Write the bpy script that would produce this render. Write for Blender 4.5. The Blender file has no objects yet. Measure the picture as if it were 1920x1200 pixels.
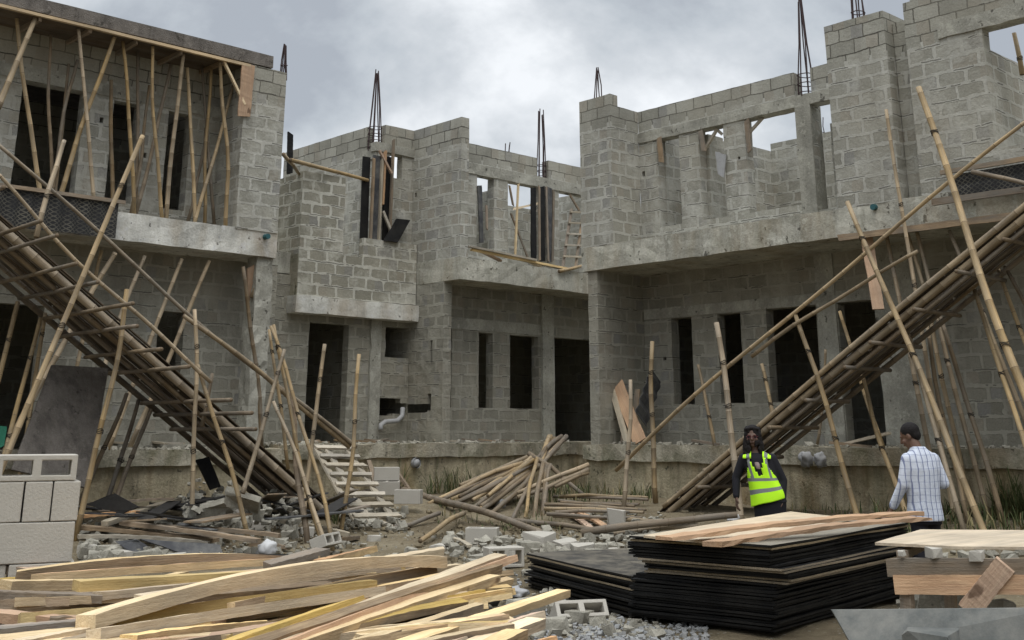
import bpy, bmesh, math, random
from mathutils import Vector, Matrix, noise, Quaternion
random.seed(7)
SC = bpy.context.scene
COL = SC.collection
# ------------------------------------------------------------------ camera
F, PPY, TH, PSI, H = 2146.0, 184.0, math.radians(16.21), math.radians(46.9), 1.55
cd = bpy.data.cameras.new('camera'); cam = bpy.data.objects.new('camera', cd); COL.objects.link(cam)
cd.sensor_width = 36; cd.lens = F/1920*36; cd.shift_y = -(600-PPY)/1920; cd.clip_end = 2000; cd.clip_start = .1
cam.location = (0, 0, H); cam.rotation_euler = (math.pi/2+TH, 0, PSI-math.pi/2)
SC.camera = cam
# ------------------------------------------------------------------ world: overcast sky
SC.view_settings.view_transform = 'Standard'; SC.view_settings.look = 'None'
SC.view_settings.exposure = 0.45; SC.view_settings.gamma = 1
SUN_EL, SUN_AZ = math.radians(66), math.radians(215)
w = bpy.data.worlds.new('World'); SC.world = w; w.use_nodes = True
nt = w.node_tree; nt.nodes.clear(); N = nt.nodes.new; L = nt.links.new
wo = N('ShaderNodeOutputWorld'); bg = N('ShaderNodeBackground'); L(bg.outputs[0], wo.inputs[0])
tc = N('ShaderNodeTexCoord'); sp = N('ShaderNodeSeparateXYZ'); L(tc.outputs['Generated'], sp.inputs[0])
def wm(op, a, b=None, clamp=False):
    n = N('ShaderNodeMath'); n.operation = op; n.use_clamp = clamp
    for i, v in enumerate((a, b)):
        if v is None: continue
        if isinstance(v, (int, float)): n.inputs[i].default_value = v
        else: L(v, n.inputs[i])
    return n.outputs[0]
zz = wm('ADD', wm('MAXIMUM', sp.outputs[2], 0.0), .55)
cx = wm('DIVIDE', sp.outputs[0], zz); cy = wm('DIVIDE', sp.outputs[1], zz)
cb = N('ShaderNodeCombineXYZ'); L(cx, cb.inputs[0]); L(cy, cb.inputs[1]); cb.inputs[2].default_value = 3.1
n1 = N('ShaderNodeTexNoise'); n1.inputs['Scale'].default_value = 2.9; n1.inputs['Detail'].default_value = 9; n1.inputs['Roughness'].default_value = .56; n1.inputs['Distortion'].default_value = .15
L(cb.outputs[0], n1.inputs['Vector'])
cr = N('ShaderNodeValToRGB'); L(n1.outputs['Fac'], cr.inputs[0])
e = cr.color_ramp.elements
e[0].position = .39; e[0].color = (.30, .325, .36, 1); e[1].position = .61; e[1].color = (.66, .68, .70, 1)
for p_, c_ in ((.455, (.38, .41, .44, 1)), (.52, (.47, .495, .52, 1))):
    q = e.new(p_); q.color = c_
# overcast skies are brightest overhead
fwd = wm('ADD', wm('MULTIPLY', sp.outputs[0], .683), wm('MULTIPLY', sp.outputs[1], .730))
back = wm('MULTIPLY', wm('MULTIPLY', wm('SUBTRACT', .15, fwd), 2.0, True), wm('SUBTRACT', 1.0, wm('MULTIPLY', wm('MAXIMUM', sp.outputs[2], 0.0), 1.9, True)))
dim = wm('SUBTRACT', 1.0, wm('MULTIPLY', back, .50))     # added darkening of the low sky behind the viewer, deepens shade in recesses
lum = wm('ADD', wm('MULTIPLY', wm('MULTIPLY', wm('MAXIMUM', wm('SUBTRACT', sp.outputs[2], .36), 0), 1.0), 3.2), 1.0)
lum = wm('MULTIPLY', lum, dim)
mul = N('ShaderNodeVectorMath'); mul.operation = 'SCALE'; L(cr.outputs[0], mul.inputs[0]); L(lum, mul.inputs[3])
sky = N('ShaderNodeTexSky'); sky.sky_type = 'NISHITA'; sky.sun_disc = False; sky.sun_elevation = SUN_EL; sky.sun_rotation = SUN_AZ
sks = N('ShaderNodeVectorMath'); sks.operation = 'SCALE'; L(sky.outputs[0], sks.inputs[0]); sks.inputs[3].default_value = .006
add = N('ShaderNodeVectorMath'); add.operation = 'ADD'; L(mul.outputs[0], add.inputs[0]); L(sks.outputs[0], add.inputs[1])
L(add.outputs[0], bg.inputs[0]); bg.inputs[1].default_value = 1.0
sd = bpy.data.lights.new('sun', 'SUN'); sd.energy = 1.0; sd.angle = math.radians(35); sd.color = (1, .96, .9)
so = bpy.data.objects.new('sun', sd); COL.objects.link(so)
# light comes from behind the camera, high
ldir = -Vector((-.60*math.cos(SUN_EL), -.80*math.cos(SUN_EL), math.sin(SUN_EL)))
so.rotation_euler = ldir.to_track_quat('-Z', 'Y').to_euler()
so.location = (0, -20, 40)
# ------------------------------------------------------------------ survey helpers: sight lines met with real planes
sA, cA, sT, cT = math.sin(PSI), math.cos(PSI), math.sin(TH), math.cos(TH)
CAM = Vector((0, 0, H))
def ray(px, py):
    u = (px-960)/F; v = (PPY-py)/F
    fy = cT-v*sT
    return Vector((u*sA+fy*cA, -u*cA+fy*sA, sT+v*cT))
def onx(px, py, x): r = ray(px, py); return CAM+r*(x/r.x)
def ony(px, py, y): r = ray(px, py); return CAM+r*(y/r.y)
def onz(px, py, z): r = ray(px, py); return CAM+r*((z-H)/r.z)
def atd(px, py, d): r = ray(px, py); return CAM+r*(d/math.hypot(r.x, r.y))
def rnd(a, b): return random.uniform(a, b)
# ------------------------------------------------------------------ materials
def newmat(name):
    m = bpy.data.materials.new(name); m.use_nodes = True
    nt = m.node_tree; b = nt.nodes['Principled BSDF']
    return m, nt, b
class NB:
    def __init__(s, nt): s.nt = nt
    def n(s, t, **k):
        n = s.nt.nodes.new(t)
        for a, b in k.items(): setattr(n, a, b)
        return n
    def put(s, sock, v):
        if v is None: return
        if hasattr(v, 'is_output') or isinstance(v, bpy.types.NodeSocket): s.nt.links.new(v, sock)
        else: sock.default_value = v
    def math(s, op, a, b=None, clamp=False):
        n = s.n('ShaderNodeMath', operation=op, use_clamp=clamp); s.put(n.inputs[0], a); s.put(n.inputs[1], b); return n.outputs[0]
    def noise(s, vec, scale, detail=5, rough=.55, dist=0):
        n = s.n('ShaderNodeTexNoise'); s.put(n.inputs['Vector'], vec); n.inputs['Scale'].default_value = scale
        n.inputs['Detail'].default_value = detail; n.inputs['Roughness'].default_value = rough; n.inputs['Distortion'].default_value = dist
        return n.outputs['Fac']
    def ramp(s, f, stops):
        n = s.n('ShaderNodeValToRGB'); s.put(n.inputs[0], f); e = n.color_ramp.elements
        while len(e) < len(stops): e.new(.5)
        for i, (p, c) in enumerate(stops):
            e[i].position = p; e[i].color = (c, c, c, 1) if isinstance(c, (int, float)) else (*c, 1)
        return n.outputs[0]
    def mix(s, f, a, b, mode='MIX'):
        n = s.n('ShaderNodeMix', data_type='RGBA', blend_type=mode); s.put(n.inputs[0], f)
        for i, v in ((6, a), (7, b)):
            if isinstance(v, tuple): v = (*v, 1)
            s.put(n.inputs[i], v)
        return n.outputs[2]
    def comb(s, x, y, z):
        n = s.n('ShaderNodeCombineXYZ'); s.put(n.inputs[0], x); s.put(n.inputs[1], y); s.put(n.inputs[2], z); return n.outputs[0]
    def vscale(s, v, sc):
        n = s.n('ShaderNodeVectorMath', operation='MULTIPLY'); s.put(n.inputs[0], v); n.inputs[1].default_value = sc; return n.outputs[0]
    def bump(s, h, strength, dist, normal=None):
        n = s.n('ShaderNodeBump'); s.put(n.inputs['Height'], h); n.inputs['Strength'].default_value = strength; n.inputs['Distance'].default_value = dist
        s.put(n.inputs['Normal'], normal); return n.outputs[0]
    def pos(s): return s.n('ShaderNodeNewGeometry').outputs['Position']
    def obj(s): return s.n('ShaderNodeTexCoord').outputs['Object']
    def rand(s): return s.n('ShaderNodeObjectInfo').outputs['Random']

def mat_blocks(name, zoff, c1=(.28, .274, .235), c2=(.395, .385, .335), cm=(.55, .54, .485), dirt=.4, up=True):
    m, nt, b = newmat(name); q = NB(nt)
    g = q.n('ShaderNodeNewGeometry'); P = g.outputs['Position']; Nn = g.outputs['True Normal']
    d = q.n('ShaderNodeTexNoise'); q.put(d.inputs['Vector'], P); d.inputs['Scale'].default_value = 2.4; d.inputs['Detail'].default_value = 6; d.inputs['Roughness'].default_value = .68
    dv = q.n('ShaderNodeVectorMath', operation='MULTIPLY_ADD'); q.put(dv.inputs[0], d.outputs['Color']); dv.inputs[1].default_value = (.10, .10, .085); q.put(dv.inputs[2], P)
    s1 = q.n('ShaderNodeSeparateXYZ'); q.put(s1.inputs[0], dv.outputs[0])
    s2 = q.n('ShaderNodeSeparateXYZ'); q.put(s2.inputs[0], Nn)
    ax = q.math('ABSOLUTE', s2.outputs[0]); isx = q.math('GREATER_THAN', ax, .6)
    u = q.math('ADD', q.math('MULTIPLY', s1.outputs[1], isx), q.math('MULTIPLY', q.math('ADD', s1.outputs[0], .13), q.math('SUBTRACT', 1, isx)))
    wob = q.noise(P, 2.1, 2)
    v = q.math('SUBTRACT', s1.outputs[2], zoff+.03)
    # each course drifts sideways a little so joints do not line up
    row = q.math('FLOOR', q.math('DIVIDE', v, .238))
    rr = q.n('ShaderNodeTexWhiteNoise', noise_dimensions='1D'); q.put(rr.inputs['W'], row)
    u = q.math('ADD', u, q.math('MULTIPLY', rr.outputs['Value'], .16))
    bt = q.n('ShaderNodeTexBrick'); q.put(bt.inputs['Vector'], q.comb(u, v, 0))
    bt.inputs['Scale'].default_value = 1; bt.inputs['Brick Width'].default_value = .455; bt.inputs['Row Height'].default_value = .238
    bt.inputs['Color1'].default_value = (0, 0, 0, 1); bt.inputs['Color2'].default_value = (1, 1, 1, 1); bt.inputs['Mortar'].default_value = (.5, .5, .5, 1)
    ms = q.ramp(q.noise(P, 3.4, 6, .75), ((.3, .010), (.5, .030), (.70, .065)))
    fresh = q.math('GREATER_THAN', s1.outputs[2], 7.62) if up else None     # the newest courses: thin unpointed joints
    if up: ms = q.mix(fresh, ms, (.010, .010, .010))
    q.put(bt.inputs['Mortar Size'], ms); bt.inputs['Mortar Smooth'].default_value = .25; bt.inputs['Bias'].default_value = 0
    fac = bt.outputs['Fac']; bc = bt.outputs['Color']
    col = q.mix(bc, c1, c2)
    # some blocks browner, some greyer
    wn = q.n('ShaderNodeTexWhiteNoise', noise_dimensions='3D'); q.put(wn.inputs['Vector'], q.comb(q.math('FLOOR', q.math('DIVIDE', u, .2275)), row, 2))
    col = q.mix(q.math('MULTIPLY', q.math('GREATER_THAN', wn.outputs['Value'], .88), .4), col, (.31, .27, .215))
    col = q.mix(q.math('MULTIPLY', q.math('LESS_THAN', wn.outputs['Value'], .10), .45), col, (.23, .23, .235))
    fine = q.noise(P, 38, 6, .7)
    col = q.mix(.5, col, q.ramp(fine, ((.3, .36), (.7, .66))), 'OVERLAY')
    mcol = q.mix(q.noise(P, 9, 5, .7), cm, tuple(c*.72 for c in cm))
    if up: mcol = q.mix(fresh, mcol, (.13, .125, .105))
    # mortar smeared over the block faces in patches
    smear = q.ramp(q.noise(P, 1.5, 5, .65), ((.50, 0), (.64, 1)))
    facs = q.math('MAXIMUM', fac, q.math('MULTIPLY', q.math('MULTIPLY', smear, .8), q.math('SUBTRACT', 1, fresh) if up else 1.0), True)
    col = q.mix(facs, col, mcol)
    vz = q.vscale(P, (1.7, 1.7, .45))
    st = q.ramp(q.noise(vz, 1.3, 6, .62), ((.40, 0), (.70, 1)))
    col = q.mix(q.math('MULTIPLY', st, dirt), col, (.15, .14, .115), 'MIX')
    col = q.mix(q.math('MULTIPLY', q.ramp(q.noise(P, .55, 3), ((.45, 0), (.7, 1))), .35), col, (.36, .33, .26))
    # thin dark cracks along bed joints
    fv = q.math('FRACT', q.math('DIVIDE', q.math('ADD', v, q.math('MULTIPLY', wob, .03)), .238))
    line = q.math('MULTIPLY', q.math('LESS_THAN', q.math('ABSOLUTE', q.math('SUBTRACT', fv, .085)), .035), q.math('GREATER_THAN', q.noise(P, 1.9, 3), .545))
    col = q.mix(q.math('MULTIPLY', line, .75), col, (.07, .065, .055))
    q.put(b.inputs['Base Color'], col); b.inputs['Roughness'].default_value = .95; b.inputs['Specular IOR Level'].default_value = .15
    h = q.math('ADD', q.math('MULTIPLY', facs, .55), q.math('MULTIPLY', q.noise(P, 17, 6, .7), .8))
    h = q.math('SUBTRACT', h, q.math('MULTIPLY', line, .8))
    q.put(b.inputs['Normal'], q.bump(h, .9, .022))
    return m
def mat_concrete(name, base=(.36, .35, .30), dark=(.15, .145, .12), rust=.0, streak=.4, moss=0, wet=0, bump=.5, sc=1.0):
    m, nt, b = newmat(name); q = NB(nt); P = q.pos()
    a = q.noise(P, 1.7*sc, 7, .62); f = q.noise(P, 24*sc, 6, .7)
    col = q.mix(q.ramp(a, ((.35, 0), (.68, 1))), tuple(c*.72 for c in base), tuple(c*1.18 for c in base))
    sv = q.vscale(P, (5, 5, .55))
    col = q.mix(q.math('MULTIPLY', q.ramp(q.noise(sv, 1.4, 5, .6), ((.48, 0), (.72, 1))), streak), col, dark)
    col = q.mix(.55, col, q.ramp(f, ((.3, .34), (.7, .66))), 'OVERLAY')
    pat = q.ramp(q.noise(P, 4.2*sc, 5, .7), ((.58, 0), (.63, 1)))
    col = q.mix(q.math('MULTIPLY', pat, .5), col, tuple(min(.6, c*1.35) for c in base))
    spots = q.ramp(q.noise(P, 7, 3, .6), ((.64, 0), (.69, 1)))
    col = q.mix(q.math('MULTIPLY', spots, .8), col, (.06, .055, .045))
    if rust: col = q.mix(q.math('MULTIPLY', q.ramp(q.noise(q.vscale(P, (1.6, 1.6, .5)), 1.0, 5), ((.48, 0), (.66, 1))), rust), col, (.28, .19, .085))
    if moss: col = q.mix(q.math('MULTIPLY', q.ramp(q.noise(P, 2.3, 6, .7), ((.46, 0), (.62, 1))), moss), col, (.075, .085, .035))
    q.put(b.inputs['Base Color'], col); b.inputs['Roughness'].default_value = .93; b.inputs['Specular IOR Level'].default_value = .2
    q.put(b.inputs['Normal'], q.bump(q.math('ADD', a, f), bump, .03))
    return m
def mat_wood(name, ca, cb_, grey=0.0, rough=.8, knots=True, sheen=None, stain=.35, scale=1.0):
    """grain runs along local X"""
    m, nt, b = newmat(name); q = NB(nt); O = q.obj(); R = q.rand()
    off = q.n('ShaderNodeVectorMath', operation='ADD'); q.put(off.inputs[0], O)
    q.put(off.inputs[1], q.comb(q.math('MULTIPLY', R, 37), q.math('MULTIPLY', R, 11), 0)); O2 = off.outputs[0]
    g = q.noise(q.vscale(O2, (1.5*scale, 55*scale, 55*scale)), 1.5, 6, .7, .6)
    l = q.noise(O2, 2.3, 4, .6)
    col = q.mix(q.ramp(g, ((.32, 0), (.68, 1))), ca, cb_)
    col = q.mix(q.math('MULTIPLY', q.ramp(l, ((.42, 0), (.7, 1))), stain), col, tuple(c*.45 for c in ca))
    hs = q.n('ShaderNodeHueSaturation'); q.put(hs.inputs['Color'], col)
    q.put(hs.inputs['Value'], q.math('ADD', .72, q.math('MULTIPLY', R, .5)))
    q.put(hs.inputs['Saturation'], q.math('ADD', .75, q.math('MULTIPLY', q.math('FRACT', q.math('MULTIPLY', R, 7.3)), .45)))
    col = hs.outputs[0]
    if grey: col = q.mix(q.math('MULTIPLY', q.ramp(q.noise(q.vscale(O2, (1, 6, 6)), 1.3, 4), ((.4, 0), (.65, 1))), grey), col, (.17, .16, .14))
    if knots: col = q.mix(q.math('MULTIPLY', q.ramp(q.noise(q.vscale(O2, (3, 9, 9)), 1.0, 2), ((.70, 0), (.74, 1))), .75), col, (.09, .05, .03))
    q.put(b.inputs['Base Color'], col); b.inputs['Roughness'].default_value = rough; b.inputs['Specular IOR Level'].default_value = .25
    q.put(b.inputs['Normal'], q.bump(q.math('ADD', g, q.noise(q.vscale(O2, (25, 60, 60)), 1.0, 4, .7)), .5, .010))
    return m
def mat_plain(name, c, rough=.8, var=.25, scale=12, metal=0, bump=.2, spec=.3, dust=0, dustc=(.3, .29, .26)):
    m, nt, b = newmat(name); q = NB(nt); P = q.obj()
    f = q.noise(P, scale, 5, .65)
    col = q.mix(f, tuple(x*(1-var) for x in c), tuple(min(1, x*(1+var)) for x in c))
    if dust: col = q.mix(q.math('MULTIPLY', q.ramp(q.noise(P, 3.1, 6, .7), ((.42, 0), (.66, 1))), dust), col, dustc)
    q.put(b.inputs['Base Color'], col); b.inputs['Roughness'].default_value = rough; b.inputs['Metallic'].default_value = metal; b.inputs['Specular IOR Level'].default_value = spec
    if bump: q.put(b.inputs['Normal'], q.bump(f, bump, .01))
    return m
def mat_ground():
    m, nt, b = newmat('dirt'); q = NB(nt); P = q.pos()
    a = q.noise(P, .7, 8, .65); f = q.noise(P, 15, 7, .75)
    col = q.ramp(a, ((.3, (.085, .066, .042)), (.5, (.19, .155, .10)), (.7, (.28, .24, .165))))
    col = q.mix(.7, col, q.ramp(f, ((.25, .25), (.75, .75))), 'OVERLAY')
    v = q.n('ShaderNodeTexVoronoi'); q.put(v.inputs['Vector'], P); v.inputs['Scale'].default_value = 16
    st = q.math('MULTIPLY', q.math('LESS_THAN', v.outputs['Distance'], .22), q.math('GREATER_THAN', q.noise(P, 3, 3), .5))
    col = q.mix(q.math('MULTIPLY', st, .7), col, (.34, .325, .28))
    q.put(b.inputs['Base Color'], col); b.inputs['Roughness'].default_value = .96; b.inputs['Specular IOR Level'].default_value = .15
    h = q.math('ADD', q.math('ADD', f, q.math('MULTIPLY', a, 2)), q.math('MULTIPLY', st, .5))
    q.put(b.inputs['Normal'], q.bump(h, .9, .05))
    return m
def mat_mesh(name):
    """expanded metal / woven mat: diamond pattern on dark sheet"""
    m, nt, b = newmat(name); q = NB(nt); P = q.pos(); s = q.n('ShaderNodeSeparateXYZ'); q.put(s.inputs[0], P)
    u = q.math('ADD', s.outputs[0], s.outputs[1])
    a1 = q.math('FRACT', q.math('MULTIPLY', q.math('ADD', u, q.math('MULTIPLY', s.outputs[2], 1.3)), 11))
    a2 = q.math('FRACT', q.math('MULTIPLY', q.math('SUBTRACT', u, q.math('MULTIPLY', s.outputs[2], 1.3)), 11))
    k = q.math('MAXIMUM', q.math('LESS_THAN', a1, .26), q.math('LESS_THAN', a2, .26))
    k = q.math('MULTIPLY', k, q.ramp(q.noise(P, 3, 4), ((.35, .15), (.65, .9))))
    col = q.mix(k, (.014, .014, .015), (.13, .12, .095))
    q.put(b.inputs['Base Color'], col); b.inputs['Roughness'].default_value = .8
    q.put(b.inputs['Normal'], q.bump(k, .6, .02))
    return m
M = {}
M['blk_up'] = mat_blocks('hollow_blocks_upper', 5.09)
M['blk_lo'] = mat_blocks('hollow_blocks_lower', 1.30, (.215, .206, .170), (.295, .283, .236), (.40, .385, .325), .5, False)  # darker copy of the upper blocks: ground-floor shade put into the colours
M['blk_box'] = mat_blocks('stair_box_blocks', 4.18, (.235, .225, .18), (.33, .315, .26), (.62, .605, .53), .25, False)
M['slab'] = mat_concrete('cast_concrete', (.47, .455, .39), (.16, .15, .12), rust=.30, streak=.5, moss=.2)
M['slab_pale'] = mat_concrete('pale_concrete', (.60, .59, .54), (.2, .19, .16), rust=.4, streak=.35)
M['beam'] = mat_concrete('beam_concrete', (.36, .35, .30), (.16, .15, .125), streak=.3)
M['plinth'] = mat_concrete('stained_plinth', (.46, .40, .28), (.09, .075, .05), rust=.6, streak=.65, moss=.35, bump=.8)
M['plinthcap'] = mat_concrete('plinth_cap', (.38, .35, .275), (.10, .09, .06), rust=.35, streak=.4, moss=.45, bump=.9)
M['rubble'] = mat_concrete('broken_concrete', (.35, .33, .275), (.2, .19, .16), streak=.1, bump=.6, sc=3)
M['newblk'] = mat_plain('new_sandcrete', (.44, .415, .365), .95, .12, 60, bump=.5, spec=.1, dust=.25, dustc=(.36, .335, .29))
M['dirt'] = mat_ground()
M['bamboo'] = mat_wood('bamboo', (.27, .195, .115), (.50, .375, .21), grey=.45, rough=.55, knots=False, stain=.45, scale=.6)
M['bamboo_old'] = mat_wood('weathered_bamboo', (.15, .11, .07), (.28, .215, .14), grey=.6, rough=.7, knots=False, stain=.55, scale=.6)
M['node'] = mat_plain('bamboo_node', (.15, .11, .07), .8, .3)
M['fresh'] = mat_wood('fresh_timber', (.62, .44, .23), (.88, .71, .44), grey=.10, stain=.35)
M['yellow'] = mat_wood('yellow_timber', (.42, .29, .10), (.62, .46, .20), grey=.1, stain=.35)
M['pink'] = mat_wood('pinkish_timber', (.50, .30, .18), (.66, .45, .28), grey=.2, stain=.35)
M['oldwood'] = mat_wood('old_timber', (.23, .17, .115), (.36, .28, .20), grey=.7, stain=.5)
M['bark'] = mat_wood('bark', (.16, .105, .06), (.42, .32, .21), grey=.3, stain=.6)
M['sawn'] = mat_wood('sawn_edge', (.42, .30, .17), (.62, .47, .28), grey=.35, stain=.4)
M['barkedge'] = mat_wood('bark_edge', (.20, .14, .085), (.46, .34, .21), grey=.4, stain=.6)
M['plyedge'] = mat_wood('sheet_edge', (.22, .17, .10), (.42, .33, .21), grey=.3, stain=.6, knots=False)
M['plygrey'] = mat_wood('dusty_ply_face', (.24, .215, .165), (.36, .32, .25), grey=.5, stain=.4, knots=False, scale=.2)
M['ply'] = mat_wood('plywood_face', (.52, .40, .25), (.66, .53, .36), grey=.35, stain=.25, knots=False, scale=.25)
M['film'] = mat_plain('black_film_face', (.007, .007, .007), .6, .4, 6, bump=.3, spec=.2, dust=.12, dustc=(.10, .09, .075))
M['film_dusty'] = mat_plain('dusty_film_face', (.05, .046, .04), .7, .4, 6, bump=.2, spec=.2, dust=.9, dustc=(.17, .15, .115))
M['filmgrey'] = mat_plain('worn_black_panel', (.045, .046, .05), .7, .4, 5, bump=.2, dust=.6, dustc=(.17, .165, .15))
M['steel'] = mat_plain('rusty_rebar', (.055, .035, .035), .8, .3, 30)
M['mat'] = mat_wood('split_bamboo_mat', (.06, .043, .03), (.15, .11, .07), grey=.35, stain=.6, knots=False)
M['mesh'] = mat_mesh('mesh_panel')
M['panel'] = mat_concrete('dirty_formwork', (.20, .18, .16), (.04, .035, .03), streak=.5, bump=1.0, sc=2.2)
M['pvc'] = mat_plain('white_pipe', (.6, .62, .62), .45, .15)
M['teal'] = mat_plain('teal_pipe', (.03, .10, .11), .5, .2)
M['green'] = mat_plain('green_net', (.02, .13, .08), .8, .3)
M['bag'] = mat_plain('grey_bag', (.33, .33, .33), .6, .25, 8, bump=.6)
M['whitebag'] = mat_plain('white_bag', (.50, .50, .50), .5, .12, 8, bump=.6)
M['dark'] = mat_plain('dark_junk', (.03, .028, .026), .8, .5)
M['grass'] = mat_plain('grass_blades', (.075, .095, .035), .7, .5, 1.5, bump=0)
M['stone'] = mat_plain('grey_stone', (.26, .265, .265), .85, .35, 5, bump=.4, dust=.4, dustc=(.33, .31, .27))
M['drygrass'] = mat_plain('dry_blades', (.24, .20, .10), .8, .4, 1.5, bump=0)
M['galv'] = mat_plain('grey_board', (.10, .105, .10), .85, .4, 9, bump=.6, dust=.8, dustc=(.20, .195, .175), spec=.2)
M['ladderwood'] = mat_wood('pale_old_wood', (.42, .36, .27), (.55, .49, .39), grey=.5, stain=.3)
# ------------------------------------------------------------------ mesh helpers
def tag(o, label=None, cat=None, group=None, kind=None):
    if label: o['label'] = label
    if cat: o['category'] = cat
    if group: o['group'] = group
    if kind: o['kind'] = kind
    return o
def empty(name, loc, label, cat, group=None):
    o = bpy.data.objects.new(name, None); COL.objects.link(o); o.matrix_basis = Matrix.Translation(loc)
    o.empty_display_size = .2
    return tag(o, label, cat, group)
def link(name, me, mats, parent=None, mw=None):
    o = bpy.data.objects.new(name, me); COL.objects.link(o)
    if mats and not me.materials:
        for k in (mats if isinstance(mats, (list, tuple)) else [mats]): me.materials.append(M[k] if isinstance(k, str) else k)
    if mw is None: mw = Matrix.Identity(4)
    if parent is not None:
        o.parent = parent; o.matrix_basis = wmat(parent).inverted() @ mw
    else: o.matrix_basis = mw
    return o
def wmat(o):
    return o.matrix_basis.copy() if o.parent is None else wmat(o.parent) @ o.matrix_basis
class MB:
    def __init__(s): s.v = []; s.f = []; s.mi = []; s.sm = False
    def add(s, vs, fs, mi=0):
        o = len(s.v); s.v += [tuple(v) for v in vs]
        for f in fs: s.f.append(tuple(i+o for i in f)); s.mi.append(mi)
    def box(s, x0, x1, y0, y1, z0, z1, mi=0, mx=None, jit=0):
        vs = [Vector((x, y, z)) for z in (z0, z1) for y in (y0, y1) for x in (x0, x1)]
        if jit: vs = [v+Vector((rnd(-jit, jit), rnd(-jit, jit), rnd(-jit, jit))) for v in vs]
        if mx is not None: vs = [mx @ v for v in vs]
        s.add(vs, [(0, 2, 3, 1), (4, 5, 7, 6), (0, 1, 5, 4), (2, 6, 7, 3), (0, 4, 6, 2), (1, 3, 7, 5)], mi)
    def tube(s, pts, rad, n=7, mi=0, cap=True, mis=None):
        pts = [Vector(p) for p in pts]; base = len(s.v); prev = None
        for i, p in enumerate(pts):
            t = (pts[min(i+1, len(pts)-1)]-pts[max(i-1, 0)]).normalized()
            if prev is None:
                a = t.orthogonal().normalized()
            else:
                a = (prev-t*prev.dot(t)).normalized()
            prev = a; b_ = t.cross(a); r = rad[i] if isinstance(rad, (list, tuple)) else rad
            for k in range(n):
                an = 2*math.pi*k/n; s.v.append(tuple(p+(a*math.cos(an)+b_*math.sin(an))*r))
        for i in range(len(pts)-1):
            for k in range(n):
                k2 = (k+1) % n
                s.f.append((base+i*n+k, base+i*n+k2, base+(i+1)*n+k2, base+(i+1)*n+k)); s.mi.append(mis[i] if mis else mi)
        if cap:
            s.f.append(tuple(base+k for k in reversed(range(n)))); s.mi.append(1 if mis else mi)
            s.f.append(tuple(base+(len(pts)-1)*n+k for k in range(n))); s.mi.append(1 if mis else mi)
    def mesh(s, name, smooth=False, origin=None):
        if origin is not None:
            s.v = [(a-origin[0], b-origin[1], c-origin[2]) for a, b, c in s.v]
        me = bpy.data.meshes.new(name); me.from_pydata(s.v, [], s.f); me.polygons.foreach_set('material_index', s.mi)
        if smooth: me.polygons.foreach_set('use_smooth', [True]*len(s.f))
        me.update(); return me
    def build(s, name, mats, parent=None, smooth=False, mw=None):
        if parent is None and mw is None:
            xs = [v[0] for v in s.v]; ys = [v[1] for v in s.v]; zs = [v[2] for v in s.v]
            og = ((min(xs)+max(xs))/2, (min(ys)+max(ys))/2, min(zs)); me = s.mesh(name, smooth, og)
            return link(name, me, mats, None, Matrix.Translation(og))
        return link(name, s.mesh(name, smooth), mats, parent, mw)
def frame(p0, p1, up=Vector((0, 0, 1)), roll=0):
    p0 = Vector(p0); p1 = Vector(p1); x = (p1-p0).normalized()
    if abs(x.dot(up)) > .98: up = Vector((1, 0, 0)) if abs(x.x) < .7 else Vector((0, 1, 0))
    y = up.cross(x).normalized(); z = x.cross(y)
    m = Matrix(((x.x, y.x, z.x, p0.x), (x.y, y.y, z.y, p0.y), (x.z, y.z, z.z, p0.z), (0, 0, 0, 1)))
    return m @ Matrix.Rotation(roll, 4, 'X')
def lin(a, b, step):
    n = max(1, int(math.ceil((b-a)/step-1e-6))); return [a+(b-a)*i/n for i in range(n+1)]
def coords(lo, hi, cuts, step):
    c = sorted(set([lo, hi]+[round(x, 4) for x in cuts if lo < x < hi])); out = []
    for a, b in zip(c, c[1:]): out += lin(a, b, step)[:-1]
    return out+[hi]
def disp(v, amp, fr=5.0):
    n = noise.noise_vector(Vector(v)*fr); n2 = noise.noise_vector(Vector(v)*fr*3.1)
    return Vector(v)+(n+n2*.5)*amp
def vox(xs, ys, zs, solid, amp, mb, mi=0, fr=5.0):
    nx, ny, nz = len(xs)-1, len(ys)-1, len(zs)-1
    S = {}
    for i in range(nx):
        for j in range(ny):
            for k in range(nz):
                if solid((xs[i]+xs[i+1])/2, (ys[j]+ys[j+1])/2, (zs[k]+zs[k+1])/2): S[(i, j, k)] = 1
    idx = {}; vs = []; fs = []
    def V(i, j, k):
        if (i, j, k) not in idx:
            idx[(i, j, k)] = len(vs); vs.append(disp((xs[i], ys[j], zs[k]), amp, fr))
        return idx[(i, j, k)]
    for (i, j, k) in S:
        if (i-1, j, k) not in S: fs.append((V(i, j, k), V(i, j, k+1), V(i, j+1, k+1), V(i, j+1, k)))
        if (i+1, j, k) not in S: fs.append((V(i+1, j, k), V(i+1, j+1, k), V(i+1, j+1, k+1), V(i+1, j, k+1)))
        if (i, j-1, k) not in S: fs.append((V(i, j, k), V(i+1, j, k), V(i+1, j, k+1), V(i, j, k+1)))
        if (i, j+1, k) not in S: fs.append((V(i, j+1, k), V(i, j+1, k+1), V(i+1, j+1, k+1), V(i+1, j+1, k)))
        if (i, j, k-1) not in S: fs.append((V(i, j, k), V(i, j+1, k), V(i+1, j+1, k), V(i+1, j, k)))
        if (i, j, k+1) not in S: fs.append((V(i, j, k+1), V(i+1, j, k+1), V(i+1, j+1, k+1), V(i, j+1, k+1)))
    mb.add(vs, fs, mi)
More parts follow.
